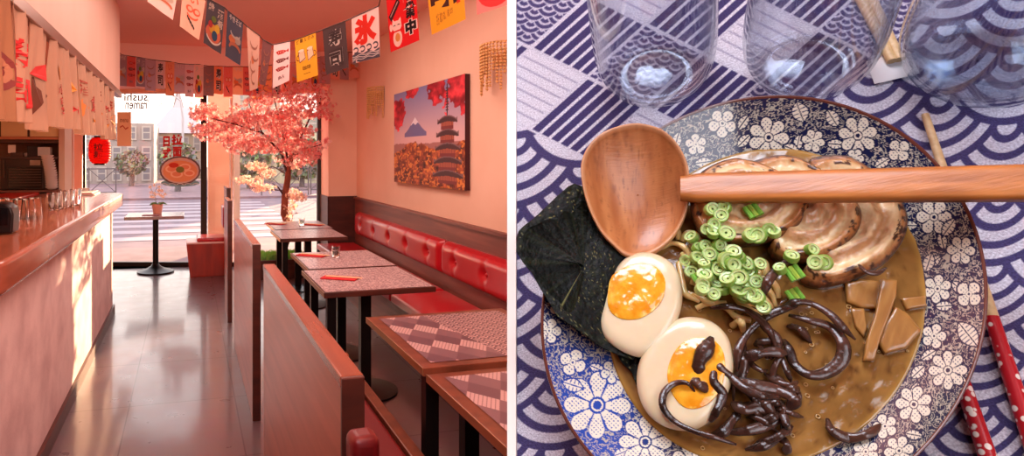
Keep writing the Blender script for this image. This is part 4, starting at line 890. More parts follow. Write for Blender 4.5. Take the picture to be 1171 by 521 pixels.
# patterned inner flange
nr = 120; rings = []
for k in range(nr + 1):
    q = k / nr; a = ring(cR, RRm * .99, RIMH + .0008); b_ = ring(cB, RBm * .96, BRH - .0015); p = a * (1 - q) + b_ * q; p[:, 2] -= .0012 * math.sin(PI * q); rings.append(p)
V, F = loft(rings)
def topix(V):    # table coordinates to pixels, only to lay the pattern out
    w = np.array(OO)[None] + V[:, :1] * np.array(OX) + V[:, 1:2] * np.array(OY) + V[:, 2:] * np.array(OZ) - np.array(CAM)
    z = w @ np.array(DR); return PX + FPX * (w @ np.array(RR)) / z, PY - FPX * (w @ np.array(UP)) / z
def bowlcol(X, Y):
    g = fbm(X / 9.5, Y / 9.5, 11, 2); f2 = fbm(X / 4.6 + 9, Y / 4.6, 21, 2)
    scr = (np.abs(g - .5) < .02) | (np.abs(g - .36) < .014) | (np.abs(g - .64) < .014) | (np.abs(f2 - .5) < .038)
    navy = np.array([22, 30, 66.]); cream = np.array([222, 216, 196.]); C = np.where(scr[..., None], cream * .8, navy)
    def petal(cx, cy, R, n, ph, C, cen=True):
        dx, dy = X - cx, Y - cy; r = np.hypot(dx, dy); a = np.arctan2(dy, dx) + ph; lob = R * (.55 + .45 * np.abs(np.cos(a * n / 2)) ** .6)
        ins = r < lob; C = np.where((r < lob + 2.0)[..., None], navy, C); C = np.where(ins[..., None], cream, C)
        gap = ins & (np.abs(np.cos(a * n / 2)) < .24) & (r > R * .25); C = np.where(gap[..., None], navy, C)
        dots = ins & (r > R * .4) & (r < lob - 2.5) & (np.sin(dx * 1.25) * np.sin(dy * 1.25 + 1) > .55); C = np.where(dots[..., None], (60, 66, 100), C)
        if cen: C = np.where((r < R * .26)[..., None], navy, C); C = np.where((np.abs(r - R * .16) < 1)[..., None], cream, C)
        return C
    def leaf(cx, cy, a_, b_, an, C):
        dx, dy = X - cx, Y - cy; u = dx * math.cos(an) + dy * math.sin(an); v = -dx * math.sin(an) + dy * math.cos(an); w = b_ * np.clip(1 - (u / a_) ** 2, 0, 1)
        C = np.where(((np.abs(v) < w + 1.8) & (np.abs(u) < a_ + 2))[..., None], navy, C); ins = (np.abs(v) < w) & (np.abs(u) < a_); C = np.where(ins[..., None], cream, C)
        C = np.where((ins & (np.abs(v) < .7))[..., None], navy, C); return np.where((ins & (np.sin(u * 1.4) > .7) & (np.abs(v) > 2))[..., None], (60, 66, 100), C)
    r2 = random.Random(3); c = ER[0]
    for k in range(46):
        a = 2 * PI * k / 46 + r2.uniform(-.05, .05); kk = (.78 + .1 * (k % 2) + r2.uniform(-.03, .05)); C = leaf(c[0] + ER[1][0] * kk * math.cos(a), c[1] + ER[1][1] * kk * math.sin(a), 10, 5, a * 2 + k, C)
    for fx, fy, R, n in ((879, 157, 23, 7), (826, 141, 16, 5), (930, 161, 13, 6), (981, 155, 22, 7), (978, 180, 10, 5), (1068, 248, 20, 6), (1028, 172, 13, 4), (1099, 286, 16, 6), (1072, 330, 16, 6), (1108, 336, 15, 4), (1084, 423, 22, 8), (1068, 384, 14, 5), (1045, 462, 21, 7), (1012, 487, 14, 5), (1028, 515, 17, 6), (990, 516, 15, 6), (796, 165, 12, 5),
            (683, 463, 38, 8), (655, 414, 15, 4), (628, 378, 14, 5), (738, 505, 30, 8), (700, 425, 13, 5), (790, 528, 22, 7), (860, 535, 20, 7), (640, 350, 12, 5), (760, 190, 13, 5)): C = petal(fx, fy, R, n, fx * .1, C)
    for fx, fy, a_, b_, an in ((915, 128, 12, 9, 1.2), (952, 135, 11, 7, 1.0), (1107, 382, 17, 10, .9), (1040, 198, 13, 8, .6), (850, 140, 10, 5, 2.2), (905, 170, 9, 5, .4), (655, 440, 12, 7, .3), (1085, 260, 12, 6, 2.2), (1062, 300, 11, 6, 1.9), (1050, 425, 10, 6, 2.4)): C = leaf(fx, fy, a_, b_, an, C)
    return C
Xp, Yp = topix(V); Cb = bowlcol(Xp, Yp)
low = np.clip((Yp - 330) / 120, 0, 1) * np.clip((780 - Xp) / 80, 0, 1); blue = np.array([38, 72, 158.]); isn = (Cb.sum(-1) < 260)[:, None]; Cb = np.where(isn, Cb * (1 - low[:, None]) + blue * low[:, None], Cb)  # navy turns bluer at lower left, sky reflection put into the glaze colour
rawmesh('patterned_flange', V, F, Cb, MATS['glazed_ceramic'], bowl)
rr = [ring(cB, RBm * a, z, s5) for a, z in ((.97, BRH - .001), (.9, BRH - .008), (.6, .012), (.3, .008), (.01, .007))]
V, F = loft(rr); rawmesh('bowl_inside', V, F, np.tile([200, 195, 185.], (len(V), 1)), MATS['glazed_ceramic'], bowl)

# ---- generic star-shaped blob from an outline traced on the photograph
def spline(pts, n, closed=True):
    p = np.array(pts, float); k = len(p)
    if closed: q = np.vstack([p[-1], p, p[0], p[1]]); m = k
    else: q = np.vstack([2 * p[0] - p[1], p, 2 * p[-1] - p[-2]]); m = k - 1
    u = np.linspace(0, m, n, endpoint=not closed); i = np.minimum(u.astype(int), m - 1); f = (u - i)[:, None]
    a, b, c, d = q[i], q[i + 1], q[i + 2], q[i + 3]
    return .5 * (2 * b + (c - a) * f + (2 * a - 5 * b + 4 * c - d) * f ** 2 + (3 * b - a - 3 * c + d) * f ** 3)
def blob(name, outl, h, zf, cf, m, bottom, parent=None, label=None, cat=None, group=None, N=120, nr=28, side=1.0, cen=None, smoothline=True, hf=None, dense=4):
    o = spline(outl, N) if smoothline else np.array(outl, float)
    if not smoothline and len(outl) < 60: o = np.concatenate([o + (np.roll(o, -1, 0) - o) * f / dense for f in range(dense)]).reshape(dense, len(o), 2).transpose(1, 0, 2).reshape(-1, 2)
    if True: N = len(o); c = np.array(cen, float) if cen is not None else o.mean(0)
    ts = np.r_[np.linspace(.001, .9, nr), np.linspace(.92, 1, 6)]
    PXY = c[None, None] + (o - c)[None] * ts[:, None, None]; X, Y = PXY[..., 0], PXY[..., 1]; T = np.broadcast_to(ts[:, None], X.shape)
    hh = hf(X, Y) if hf else np.full(X.shape, h)
    G = LM(X, Y, hh); G[:, 2] = (hh + zf(T, X, Y)).ravel(); Cc = cf(T, X, Y).reshape(-1, 3)
    last = G[-N:].copy(); cc = G[:N].mean(0)
    b1 = last.copy(); b1[:, :2] = cc[:2] + (last[:, :2] - cc[:2]) * side; b1[:, 2] = bottom if not callable(bottom) else bottom(last[:, 2]); b2 = b1.copy(); b2[:, :2] = cc[:2] + (b1[:, :2] - cc[:2]) * .05
    V = np.concatenate([G, b1, b2]); Cc = np.concatenate([Cc, Cc[-N:], Cc[-N:]]); K = len(V) // N
    i = np.arange(N); j = (i + 1) % N; F = np.concatenate([np.c_[k * N + i, k * N + j, (k + 1) * N + j, (k + 1) * N + i] for k in range(K - 1)])[:, ::-1]
    base = (float(cc[0]), float(cc[1]), float(V[:, 2].min()))
    ob = rawmesh(name, V, F, Cc, m, parent, base)
    if label: tag(ob, label, cat, group)
    return ob
rgb = lambda *c: np.array(c, float)
def mixc(a, b, f): f = np.clip(f, 0, 1)[..., None]; return a * (1 - f) + b * f
# broth
M_broth = mat('broth', vcol=True, rough=.10, coat=.6, bump=.35, bscale=(70, 70, 70))
def brc(T, X, Y):
    n = fbm(X / 26, Y / 26, 31, 4); C = mixc(rgb(126, 88, 42), rgb(158, 114, 58), (n - .3) * 2.2); C = mixc(C, rgb(86, 54, 26), (fbm(X / 9, Y / 9, 5, 3) - .6) * 3)
    C = mixc(C, rgb(176, 134, 64), np.clip((T - .955) * 22, 0, .8)); return C
blob('broth', ellpts(EB, 200, 1.0), BRH, lambda T, X, Y: .0006 * (fbm(X / 12, Y / 12, 2) - .5), brc, M_broth, BRH - .0008, None, 'glossy brown ramen broth filling the blue and white bowl', 'soup', N=200, nr=70, smoothline=False)
# bubbles and fat spots on the broth
mb = MB()
for k in range(80):
    a, r = rng.uniform(0, 2 * PI), rng.uniform(.1, .93) ** .7; c = EB[0] + r * (EB[1][0] * math.cos(a) * EB[2][:, 0] + EB[1][1] * math.sin(a) * EB[2][:, 1])
    if c[1] < 330 and c[0] < 1040: continue
    p = L(c[0], c[1], BRH + .0004); s = rng.uniform(.0004, .0009)
    mb.tube([p + Vector((s * math.cos(w), s * math.sin(w), 0)) for w in [2 * PI * j / 10 for j in range(11)]], .00022, 5, (196, 156, 96))
g = mb.build('broth_bubbles', mat('bubble', vcol=True, rough=.1, coat=.5), None, (0, 0, BRH), smooth=True); tag(g, 'tiny bubbles and fat spots on the brown broth', 'bubbles', None, 'stuff')

# ---- pork slices (farther ones lie lower)
M_pork = mat('braised_pork', vcol=True, rough=.28, coat=.35, bump=.5, bscale=(260, 260, 260), sss=.1)
def porkc(cx, cy, k):
    def f(T, X, Y):
        d = fbm(X / 14, Y / 14, 40 + k, 3) - .5; g = fbm(X / 4, Y / 4, 60 + k, 2) - .5; q = T + d * .22 * (T < .93) + g * .05
        st = [(0, (172, 124, 86)), (.26, (200, 154, 108)), (.36, (232, 206, 160)), (.44, (224, 190, 142)), (.50, (176, 126, 82)), (.62, (196, 148, 100)), (.68, (236, 212, 164)), (.78, (226, 190, 138)), (.85, (196, 140, 84)), (.93, (170, 108, 58)), (.975, (104, 58, 30)), (1.04, (56, 30, 18))]
        C = np.zeros(T.shape + (3,)); xs_ = [a for a, _ in st]
        for ch in range(3): C[..., ch] = np.interp(q, xs_, [c[ch] for _, c in st])
        bl = (fbm(X / 6, Y / 6, 80 + k, 3) > .64) & (T > .8); C[bl] = (74, 40, 22); return C
    return f
pz = lambda a: (lambda T, X, Y: a * (1 - T ** 10) + .0012 * np.sin(T * 16 + X * .02) * (T < .9) + .0012 * (fbm(X / 10, Y / 10, 3) - .5))
slices = [([(925, 186), (948, 177), (975, 180), (1000, 196), (1020, 212), (1034, 235), (1038, 255), (1032, 276), (1015, 297), (992, 312), (960, 325), (935, 328), (915, 320), (925, 300), (965, 270), (975, 240), (960, 210)], .0365, .0045, (968, 256), 'outermost braised pork slice with a charred edge', 1),
    ([(850, 192), (880, 179), (905, 178), (930, 188), (955, 205), (975, 225), (985, 242), (982, 262), (965, 283), (940, 296), (912, 300), (888, 296), (880, 280), (905, 262), (915, 240), (890, 215)], .040, .0045, (925, 240), 'middle braised pork slice under the spoon handle', 2),
    ([(795, 205), (812, 190), (838, 181), (862, 184), (890, 195), (915, 212), (926, 232), (918, 252), (898, 268), (870, 277), (838, 279), (808, 270), (795, 255), (789, 232)], .0435, .0045, (858, 230), 'front braised pork slice nearest the spoon bowl, scattered with scallions', 3)]
for o, h, a, c, lb, k in slices:
    blob('pork_slice', o, h, pz(a), porkc(c[0], c[1], k), M_pork, h - .004, None, lb, 'meat', 'braised pork slices in the ramen', cen=c, N=160, nr=50)
# ---- bamboo shoots
M_bam = mat('bamboo_shoot', vcol=True, rough=.25, coat=.4, bump=.2, bscale=(200, 60, 200))
def bamc(k): return lambda T, X, Y: mixc(rgb(172, 122, 62), rgb(140, 92, 42), fbm((X + Y * .3) / 5, Y / 30, 90 + k, 3) * 1.2 - .2 + (T > .96) * .3)
for k, (o, h, lb) in enumerate([([(966, 323), (985, 319), (1006, 321), (1015, 340), (1002, 353), (985, 352), (968, 345)], .0345, 'square bamboo shoot piece below the pork'), ([(1030, 341), (1058, 338), (1060, 350), (1036, 354)], .0345, 'small bamboo shoot piece at the soup edge'),
        ([(1024, 350), (1038, 358), (1054, 378), (1036, 398), (1012, 404), (1004, 392), (1010, 370)], .0355, 'large angular bamboo shoot piece near the bowl rim'), ([(972, 352), (988, 352), (992, 376), (988, 386), (978, 374)], .034, 'narrow bamboo shoot end under the square piece'),
        ([(1008, 318), (1026, 320), (1025, 338), (1016, 364), (1006, 390), (1000, 412), (987, 412), (990, 390), (1000, 360), (1005, 335)], .0375, 'long bamboo shoot strip crossing over the others')]):
    blob('bamboo_shoot', o, h, lambda T, X, Y: .0010 * (1 - T ** 12), bamc(k), M_bam, h - .003, None, lb, 'bamboo shoot', 'bamboo shoots in the ramen', nr=16, smoothline=False)
# ---- eggs
M_white_egg = mat('egg_white', vcol=True, rough=.22, coat=.3, sss=.25); M_yolk = mat('egg_yolk', vcol=True, rough=.12, coat=.7, bump=.25, bscale=(150, 150, 150), sss=.2)
for k, (o, yo, lb) in enumerate([([(722, 288), (745, 286), (768, 298), (779, 320), (779, 350), (766, 380), (747, 400), (730, 406), (706, 397), (690, 383), (685, 366), (690, 342), (698, 318), (707, 300)], [(725, 302), (748, 304), (760, 318), (759, 338), (748, 354), (730, 364), (710, 364), (697, 354), (695, 336), (701, 314)], 'marinated egg half touching the spoon and the nori'),
        ([(785, 360), (812, 364), (832, 382), (839, 410), (835, 442), (817, 474), (794, 490), (765, 488), (741, 472), (729, 446), (729, 418), (741, 390), (762, 369)], [(796, 386), (815, 388), (827, 402), (829, 425), (822, 448), (805, 464), (785, 466), (770, 452), (763, 430), (768, 408), (780, 392)], 'marinated egg half with dark mushroom strips lying on its yolk')]):
    e = thing('egg_half', lb, 'egg', L(sum(p[0] for p in o) / len(o), sum(p[1] for p in o) / len(o), .028), 'marinated egg halves')
    blob('egg_white', o, .046, lambda T, X, Y: -.0035 * T ** 14 + .0003 * (fbm(X / 12, Y / 12, 4) - .5), lambda T, X, Y: mixc(rgb(226, 206, 168), rgb(200, 166, 118), (T - .93) * 9 + (fbm(X / 18, Y / 18, 14) - .6)), M_white_egg, .029, e, side=.9, N=120, nr=30)
    blob('yolk', yo, .0464, lambda T, X, Y: .0012 * (1 - T ** 4) - .0008 * np.exp(-(T * 2) ** 2) + .0005 * (fbm(X / 7, Y / 7, 8) - .5), lambda T, X, Y: mixc(mixc(rgb(238, 146, 24), rgb(250, 178, 50), (fbm(X / 11, Y / 11, 15 + k) - .3) * 2.5), rgb(255, 206, 96), (T - .88) * 6 + (fbm(X / 5, Y / 5, 18) - .66) * 5), M_yolk, .0455, e, N=90, nr=26)
# ---- nori
M_nori = mat('nori', vcol=True, rough=.5, bump=1.0, bscale=(250, 250, 250), spec=.2)
def norc(T, X, Y):
    n = fbm(X / 4, Y / 4, 70, 3); C = mixc(rgb(9, 12, 9), rgb(32, 36, 19), (n - .45) * 3); C[fbm(X / 1.6, Y / 1.6, 71, 2) > .80] = (112, 108, 64); return C
nh = lambda X, Y: np.interp(X, [590, 618, 640, 700, 730], [.060, .056, .053, .043, .037])
nout = [(590.5, 272), (594, 264), (601, 258), (613, 247), (625, 236), (638, 224), (650, 213), (657, 210), (668, 214), (684, 236), (702, 262), (718, 290), (722, 300), (716, 325), (712, 350), (716, 380), (728, 404), (724, 412), (706, 405), (690, 398), (668, 382), (650, 370), (638, 362), (627, 345), (617, 328), (608, 312), (598, 300), (590.5, 288)]
blob('nori_sheet', nout, .05, lambda T, X, Y: .0022 * (fbm(X / 26, Y / 26, 33, 2) - .5) + .0010 * np.sin((X * .6 + Y * .5) / 11), norc, M_nori, lambda z: z - .0007, None, 'dark green nori sheet leaning over the left rim of the bowl', 'seaweed', smoothline=False, dense=8, cen=(668, 310), nr=60, side=1.0, hf=nh)
blob('nori_sheet', [(704, 396), (722, 400), (742, 396), (744, 408), (732, 424), (728, 440), (722, 424), (710, 412)], .037, lambda T, X, Y: .001 * np.sin(X * .4), norc, M_nori, .034, None, 'torn bit of wet nori between the two egg halves', 'seaweed', N=60, nr=12)
# ---- wooden spoon
M_spoon = mat('spoon_wood', vcol=True, rough=.34, coat=.15, bump=.1, bscale=(120, 900, 120))
def spc(X, Y):
    g = fbm((X * .95 - Y * .12) / 9, (Y + X * .1) / 60, 51, 3); f = fbm(X / 1.6, Y / 9, 52, 2)
    return mixc(mixc(rgb(166, 96, 52), rgb(198, 130, 78), g * 1.6 - .3), rgb(132, 74, 42), (f - .62) * 2.4)
sp = thing('wooden_spoon', 'large wooden spoon resting across the bowl', 'spoon', L(727, 217, .045))
sh = lambda X, Y: .0680 - .030 * np.clip(((X - 670) * .55 + (Y - 150) * .75) / 165, 0, 1)
so = [(722, 142), (743, 144), (760, 151), (775, 166), (785, 186), (788, 208), (786, 236), (776, 262), (758, 282), (736, 293), (716, 292), (700, 279), (686, 263), (673, 236), (666, 208), (666, 184), (676, 164), (694, 150)]
o = spline(so, 140); c = o.mean(0); rows = []; cols = []
for tt, dz in [(1.0, -.0030), (1.012, -.0015), (1.012, .0), (1.0, .0010), (.975, .0010), (.955, .0002)] + [(a, -.0105 * (1 - (a / .955) ** 2.2) ** .9) for a in np.linspace(.93, .001, 40)]:
    p = c + (o - c) * tt; hh = sh(p[:, 0], p[:, 1]); G = LM(p[:, 0], p[:, 1], hh); G[:, 2] += dz; rows.append(G); C = spc(p[:, 0], p[:, 1]); C = mixc(C, rgb(222, 168, 124), np.full(len(p), .55 if tt > .95 else 0)); cols.append(C)
for tt in np.linspace(.05, .97, 20):      # underside
    p = c + (o - c) * tt; hh = sh(p[:, 0], p[:, 1]); G = LM(p[:, 0], p[:, 1], hh); G[:, 2] += -.003 - .0105 * (1 - tt ** 2.2) ** .9; rows.append(G); cols.append(spc(p[:, 0], p[:, 1]))
rows.append(rows[0]); cols.append(cols[0]); V, F = loft(rows); rawmesh('spoon_bowl', V, F[:, ::-1], np.concatenate(cols), M_spoon, sp)
n1, n2 = 160, 10; rows = []; cols = []
for i in range(n1 + 1):
    x = 778 + (1300 - 778) * i / n1; q = (x - 787) / 384; yt, yb_ = 197 - 11 * q, 227.5 - 3 * q
    if x < 800: sq = (800 - x) / 22; yt += 3 * sq; yb_ -= 3 * sq
    h = .0560 + .012 * min(max(q, 0), 1.1); r = []; cc_ = []
    for j in range(n2 + 1): y = yt + (yb_ - yt) * j / n2; e = abs(j / n2 - .5) * 2; pp = L(x, y, h); pp.z -= .0012 * e ** 6; r.append(tuple(pp)); cc_.append((x, y))
    for j in range(n2, -1, -1): y = yt + (yb_ - yt) * j / n2; pp = L(x, y, h); pp.z -= .0055; r.append(tuple(pp)); cc_.append((x, y))
    rows.append(np.array(r)); cc_ = np.array(cc_); g = fbm(cc_[:, 0] / 60, cc_[:, 1] / 2.4, 55, 3); cols.append(mixc(rgb(200, 124, 58), rgb(156, 90, 40), g * 1.6 - .35))
V, F = loft(rows); ob = rawmesh('handle', V, F[:, ::-1], np.concatenate(cols), M_spoon, sp, smooth=False)
# ---- noodles
M_nood = mat('noodle', (226, 190, 124), .22, coat=.4, sss=.3)
def strand(name, pts, hs, r, m, lb, cat, grp, taper=True, flat=1.0, n=40, parent=None):
    q = spline(pts, n, False); h = np.interp(np.linspace(0, 1, n), np.linspace(0, 1, len(hs)), hs); P = [Vector(p) for p in LM(q[:, 0], q[:, 1], h)]
    rr_ = [r * ((min(1, .35 + 4 * min(i, n - 1 - i) / n)) if taper else 1) * (1 + .16 * math.sin(i * .21 + pts[0][0])) for i in range(n)]
    mb = MB().tube(P, rr_, 10, flat=flat, nrm=(0, 0, 1)); ob = mb.build(name, m, parent, P[0], smooth=180)
    return tag(ob, lb, cat, grp)
nood = [[(852, 348), (862, 334), (872, 328), (882, 336), (886, 350)], [(848, 352), (858, 340), (870, 338), (878, 346), (882, 358)], [(844, 356), (854, 348), (866, 348), (876, 356)], [(858, 318), (866, 308), (874, 300), (876, 320), (868, 334)], [(850, 330), (862, 322), (874, 318), (886, 326), (890, 340)],
    [(756, 266), (764, 261), (774, 264), (776, 274)], [(780, 276), (786, 266), (796, 268), (800, 280)], [(756, 282), (770, 278), (784, 284), (792, 300)], [(776, 300), (780, 320), (784, 336), (800, 344)], [(782, 334), (798, 338), (812, 346), (830, 346)], [(812, 346), (830, 352), (842, 362), (858, 366)], [(838, 372), (846, 366), (850, 378)], [(796, 352), (812, 346), (826, 348), (838, 356)], [(862, 300), (868, 312), (862, 326), (854, 336)], [(780, 290), (790, 296), (796, 310), (792, 326)], [(840, 340), (850, 350), (862, 356), (876, 362)]]
for k, p in enumerate(nood):
    ce = p[0][0] > 835
    strand('noodle', p, [.034, .039 if ce else .036, .040 if ce else .037, .035], .0016, M_nood, 'pale curled noodle showing beside the scallion heap' if ce else 'noodle half sunk in broth between spoon and scallions', 'noodle', 'noodles showing beside the scallion heap' if ce else 'noodles half sunk in broth', False)
# ---- scallions
M_scal = mat('scallion', vcol=True, rough=.35, coat=.2, sss=.2, bump=.2, bscale=(400, 400, 400))
def scal(px, py, r, h, k, lb, grp, block=False):
    r = r * 1.16 / PXM; mb = MB(); hh = .0035 if not block else .004; g1 = (140, 182, 78) if k % 3 else (172, 202, 112); g2 = (208, 222, 156)
    if block:
        for s in range(3): mb.tube([(-r * .8, (s - 1) * r * .55, 0), (r * .8, (s - 1) * r * .55, 0)], r * .32, 8, (120 + 30 * (s == 1), 178, 66))
    else:
        n = 20
        for (a, b, z, c) in ((1, 1, 0, g1), (.72, .72, 0, g2)):
            pass
        prof = [(r * .95, 0), (r * 1.03, hh / 2), (r * .96, hh), (r * .66, hh * .95), (r * .58, hh / 2), (r * .66, 0)]
        vs = []; cs = []
        for i, (q, z) in enumerate(prof):
            for j in range(n): w = 2 * PI * j / n; vs.append((q * math.cos(w), q * .92 * math.sin(w), z)); 
        fs = [(i * n + j, i * n + (j + 1) % n, ((i + 1) % 6) * n + (j + 1) % n, ((i + 1) % 6) * n + j) for i in range(6) for j in range(n)]
        mb.add(vs, fs, g2)
        for i in range(3 * n): mb.c[i] = g1
        if True:
            mb.lathe([(r * .56, 0), (r * .56, hh * .8), (r * .16, hh * .7), (r * .16, 0), (r * .56, 0)], (r * .05, 0, 0), 16, (190, 212, 130), closed=True)
    ob = mb.build('scallion_piece', M_scal, None, (0, 0, 0), smooth=True)
    tl = rng.uniform(-.5, .5, 2) if not block else (0, 0)
    ob.matrix_world = MT @ Matrix.Translation(L(px, py, h)) @ Matrix.Rotation(tl[0], 4, 'X') @ Matrix.Rotation(tl[1], 4, 'Y') @ Matrix.Rotation(rng.uniform(0, PI) if not block else -1.3, 4, 'Z')
    return tag(ob, lb, 'scallion', grp)
heap = [(800, 300, 10), (815, 306, 10), (812, 291, 9), (829, 298, 11), (836, 312, 11), (822, 320, 11), (807, 317, 9), (846, 318, 10), (797, 286, 8), (790, 311, 8), (850, 302, 9), (839, 290, 9), (858, 326, 10), (828, 332, 9), (843, 334, 9), (801, 332, 8), (860, 312, 8), (820, 280, 8), (806, 305, 7), (833, 322, 9), (812, 330, 8), (785, 297, 7), (852, 340, 9), (866, 342, 10), (793, 273, 8), (842, 305, 9), (824, 308, 9), (874, 352, 8), (806, 283, 8), (818, 296, 9), (795, 295, 8), (835, 302, 9), (848, 326, 9), (838, 327, 8), (815, 337, 8), (856, 334, 8), (826, 314, 8), (864, 322, 8), (846, 296, 8), (803, 324, 8), (832, 285, 7), (854, 312, 8)]
for k, (x, y, r) in enumerate(heap): scal(x, y, r, .040 + .003 * (k % 4) + (.003 if 800 < x < 850 else 0), k, 'light green scallion ring in the heap at the centre of the ramen', 'scallion rings heaped in the middle')
for k, (x, y, r) in enumerate([(812, 240, 9), (824, 247, 9), (830, 238, 8), (810, 262, 7), (829, 268, 10), (815, 268, 8), (856, 271, 9), (868, 270, 10), (880, 262, 8), (886, 268, 7), (816, 256, 8)]): scal(x, y, r, .0495, k, 'scallion ring lying on the front pork slice', 'scallion rings on the front pork slice')
for k, (x, y, r) in enumerate([(935, 301, 9), (944, 300, 9), (904, 296, 8), (868, 302, 7), (925, 286, 7), (893, 310, 7)]): scal(x, y, r, .047, k, 'scallion ring at the lower edge of the middle pork slice', 'scallion rings below the middle pork slice')
for x, y, r, h, lb in ((861, 241, 10, .050, 'ribbed green scallion piece on the front pork slice below the spoon handle'), (908, 312, 10, .046, 'square scallion piece under the middle pork slice'), (909, 337, 9, .040, 'square scallion piece floating beside the mushroom loop'), (800, 318, 9, .050, 'pale square scallion piece on the heap')): scal(x, y, r, h, 1, lb, None, True)
# ---- wood ear mushroom strips
M_ear = mat('wood_ear', (40, 24, 18), .22, coat=.4, col2=(78, 48, 36), scale=(90, 90, 90), bump=.5, bscale=(200, 200, 200))
ears = [([(893, 352), (910, 345), (928, 347), (948, 358), (964, 374), (978, 388)], .0026, .042, 'arched wood ear strip ending in a thin tip'), ([(902, 360), (925, 366), (950, 374), (964, 392), (962, 412), (945, 426), (925, 428), (908, 415), (902, 398), (896, 388)], .0038, .039, 'big looped wood ear strip in the open broth'),
    ([(812, 352), (832, 350), (852, 354), (868, 364), (880, 378), (888, 398)], .0026, .043, 'wood ear strip running below the scallion heap'), ([(842, 424), (844, 400), (856, 380), (874, 364), (893, 354), (912, 350)], .0026, .043, 'wood ear strip curving up beside the noodles'),
    ([(872, 342), (878, 322), (890, 306), (904, 296), (916, 290)], .0030, .048, 'wood ear strip reaching up onto the pork'), ([(814, 385), (808, 398), (800, 412), (798, 428)], .0050, .049, 'broad flat wood ear piece on the egg yolk'),
    ([(795, 448), (786, 438), (772, 438), (760, 448), (758, 464), (770, 480), (792, 492), (818, 500), (842, 508)], .0022, .049, 'thin hooked wood ear strip curling over the egg white'), ([(812, 406), (824, 420), (836, 430), (852, 444), (872, 452), (892, 454)], .0030, .046, 'wood ear strip from the yolk into the broth'),
    ([(820, 412), (816, 434), (826, 450), (820, 468), (812, 482)], .0030, .047, 'wood ear strip hanging down over the second egg'), ([(840, 432), (862, 440), (888, 446), (908, 456), (902, 468)], .0042, .042, 'thick wood ear fold in the lower tangle'),
    ([(832, 494), (856, 492), (880, 484), (900, 474)], .0034, .039, 'wood ear strip along the lower soup edge'), ([(852, 514), (872, 510), (890, 500), (906, 486)], .0026, .038, 'lowest wood ear strip by the bowl wall'),
    ([(946, 478), (952, 492), (970, 500), (990, 497), (1012, 484)], .0032, .037, 'separate wood ear strip at the lower right soup edge'), ([(848, 412), (866, 404), (884, 402), (900, 404)], .0038, .043, 'short glossy wood ear strip in the tangle centre'),
    ([(982, 302), (990, 310), (1002, 312), (1014, 306)], .0018, .045, 'thin dark sliver on the outermost pork slice'), ([(842, 396), (850, 412), (846, 430), (836, 440)], .0034, .041, 'upright wood ear strip beside the second egg'), ([(870, 372), (884, 382), (888, 396), (880, 410)], .0036, .040, 'curved wood ear strip inside the tangle'),
    ([(858, 452), (876, 462), (880, 476), (864, 484)], .0034, .039, 'wood ear curl under the lower tangle'), ([(892, 500), (900, 508), (898, 520)], .0026, .037, 'stub of wood ear at the bottom soup edge'), ([(900, 372), (915, 376), (928, 392)], .0026, .0365, 'sunken wood ear strip inside the big loop'), ([(836, 460), (852, 468), (868, 466), (886, 470)], .0040, .040, 'wide wood ear strip across the lower tangle'),
    ([(808, 500), (826, 494), (838, 480), (846, 470)], .0032, .038, 'wood ear strip beneath the hooked one'), ([(792, 432), (800, 440), (812, 444)], .0036, .0485, 'small wood ear flap on the yolk edge'), ([(906, 440), (914, 452), (908, 464), (900, 458)], .0020, .0365, 'tiny wood ear curl floating in the broth')]
for p, r, h, lb in ears:
    n = len(p); r *= .66; strand('wood_ear_strip', p, [h - .002] + [h + .0012 * math.sin(i * 2.3 + r * 999) for i in range(n - 2)] + [h - .003], r, M_ear, lb, 'mushroom', 'wood ear mushroom strips in the ramen', True, .45, 50)
for k in range(22):
    x, y = rng.uniform(842, 900), rng.uniform(385, 500); a = rng.uniform(-1.5, 1.6); l = rng.uniform(12, 26); cx_, cy_ = math.cos(a) * l, math.sin(a) * l; b_ = rng.uniform(-9, 9)
    strand('wood_ear_strip', [(x - cx_, y - cy_), (x - cx_ * .3 + b_ * .5, y - cy_ * .3 + b_), (x + cx_ * .4 + b_ * .4, y + cy_ * .4 + b_), (x + cx_, y + cy_)], [.035, .039, .040, .035], rng.uniform(.0010, .0019), M_ear, 'thin wood ear sliver inside the dark tangle', 'mushroom', 'slivers in the wood ear tangle', True, .5, 30)
# ---- tumblers
def thin_glass(name, tint, k):
    m = bpy.data.materials.new(name); m.use_nodes = True; nt = m.node_tree; N = nt.nodes; K = nt.links
    for n in list(N): N.remove(n)
    o = N.new('ShaderNodeOutputMaterial'); t = N.new('ShaderNodeBsdfTransparent'); t.inputs[0].default_value = lin(tint)
    g = N.new('ShaderNodeBsdfGlossy'); g.inputs['Roughness'].default_value = .04; f = N.new('ShaderNodeLayerWeight'); f.inputs[0].default_value = .5; p = N.new('ShaderNodeMath'); p.operation = 'POWER'; p.inputs[1].default_value = 3.5; K.new(f.outputs['Facing'], p.inputs[0])
    u = N.new('ShaderNodeMath'); u.operation = 'MULTIPLY_ADD'; u.inputs[1].default_value = k; u.inputs[2].default_value = .05; u.use_clamp = True; K.new(p.outputs[0], u.inputs[0])
    x = N.new('ShaderNodeMixShader'); K.new(u.outputs[0], x.inputs[0]); K.new(t.outputs[0], x.inputs[1]); K.new(g.outputs[0], x.inputs[2]); K.new(x.outputs[0], o.inputs[0]); MATS[name] = m; return m
M_gl = thin_glass('thin_glass', (247, 249, 252), .95); M_water = thin_glass('water', (238, 244, 249), .85)
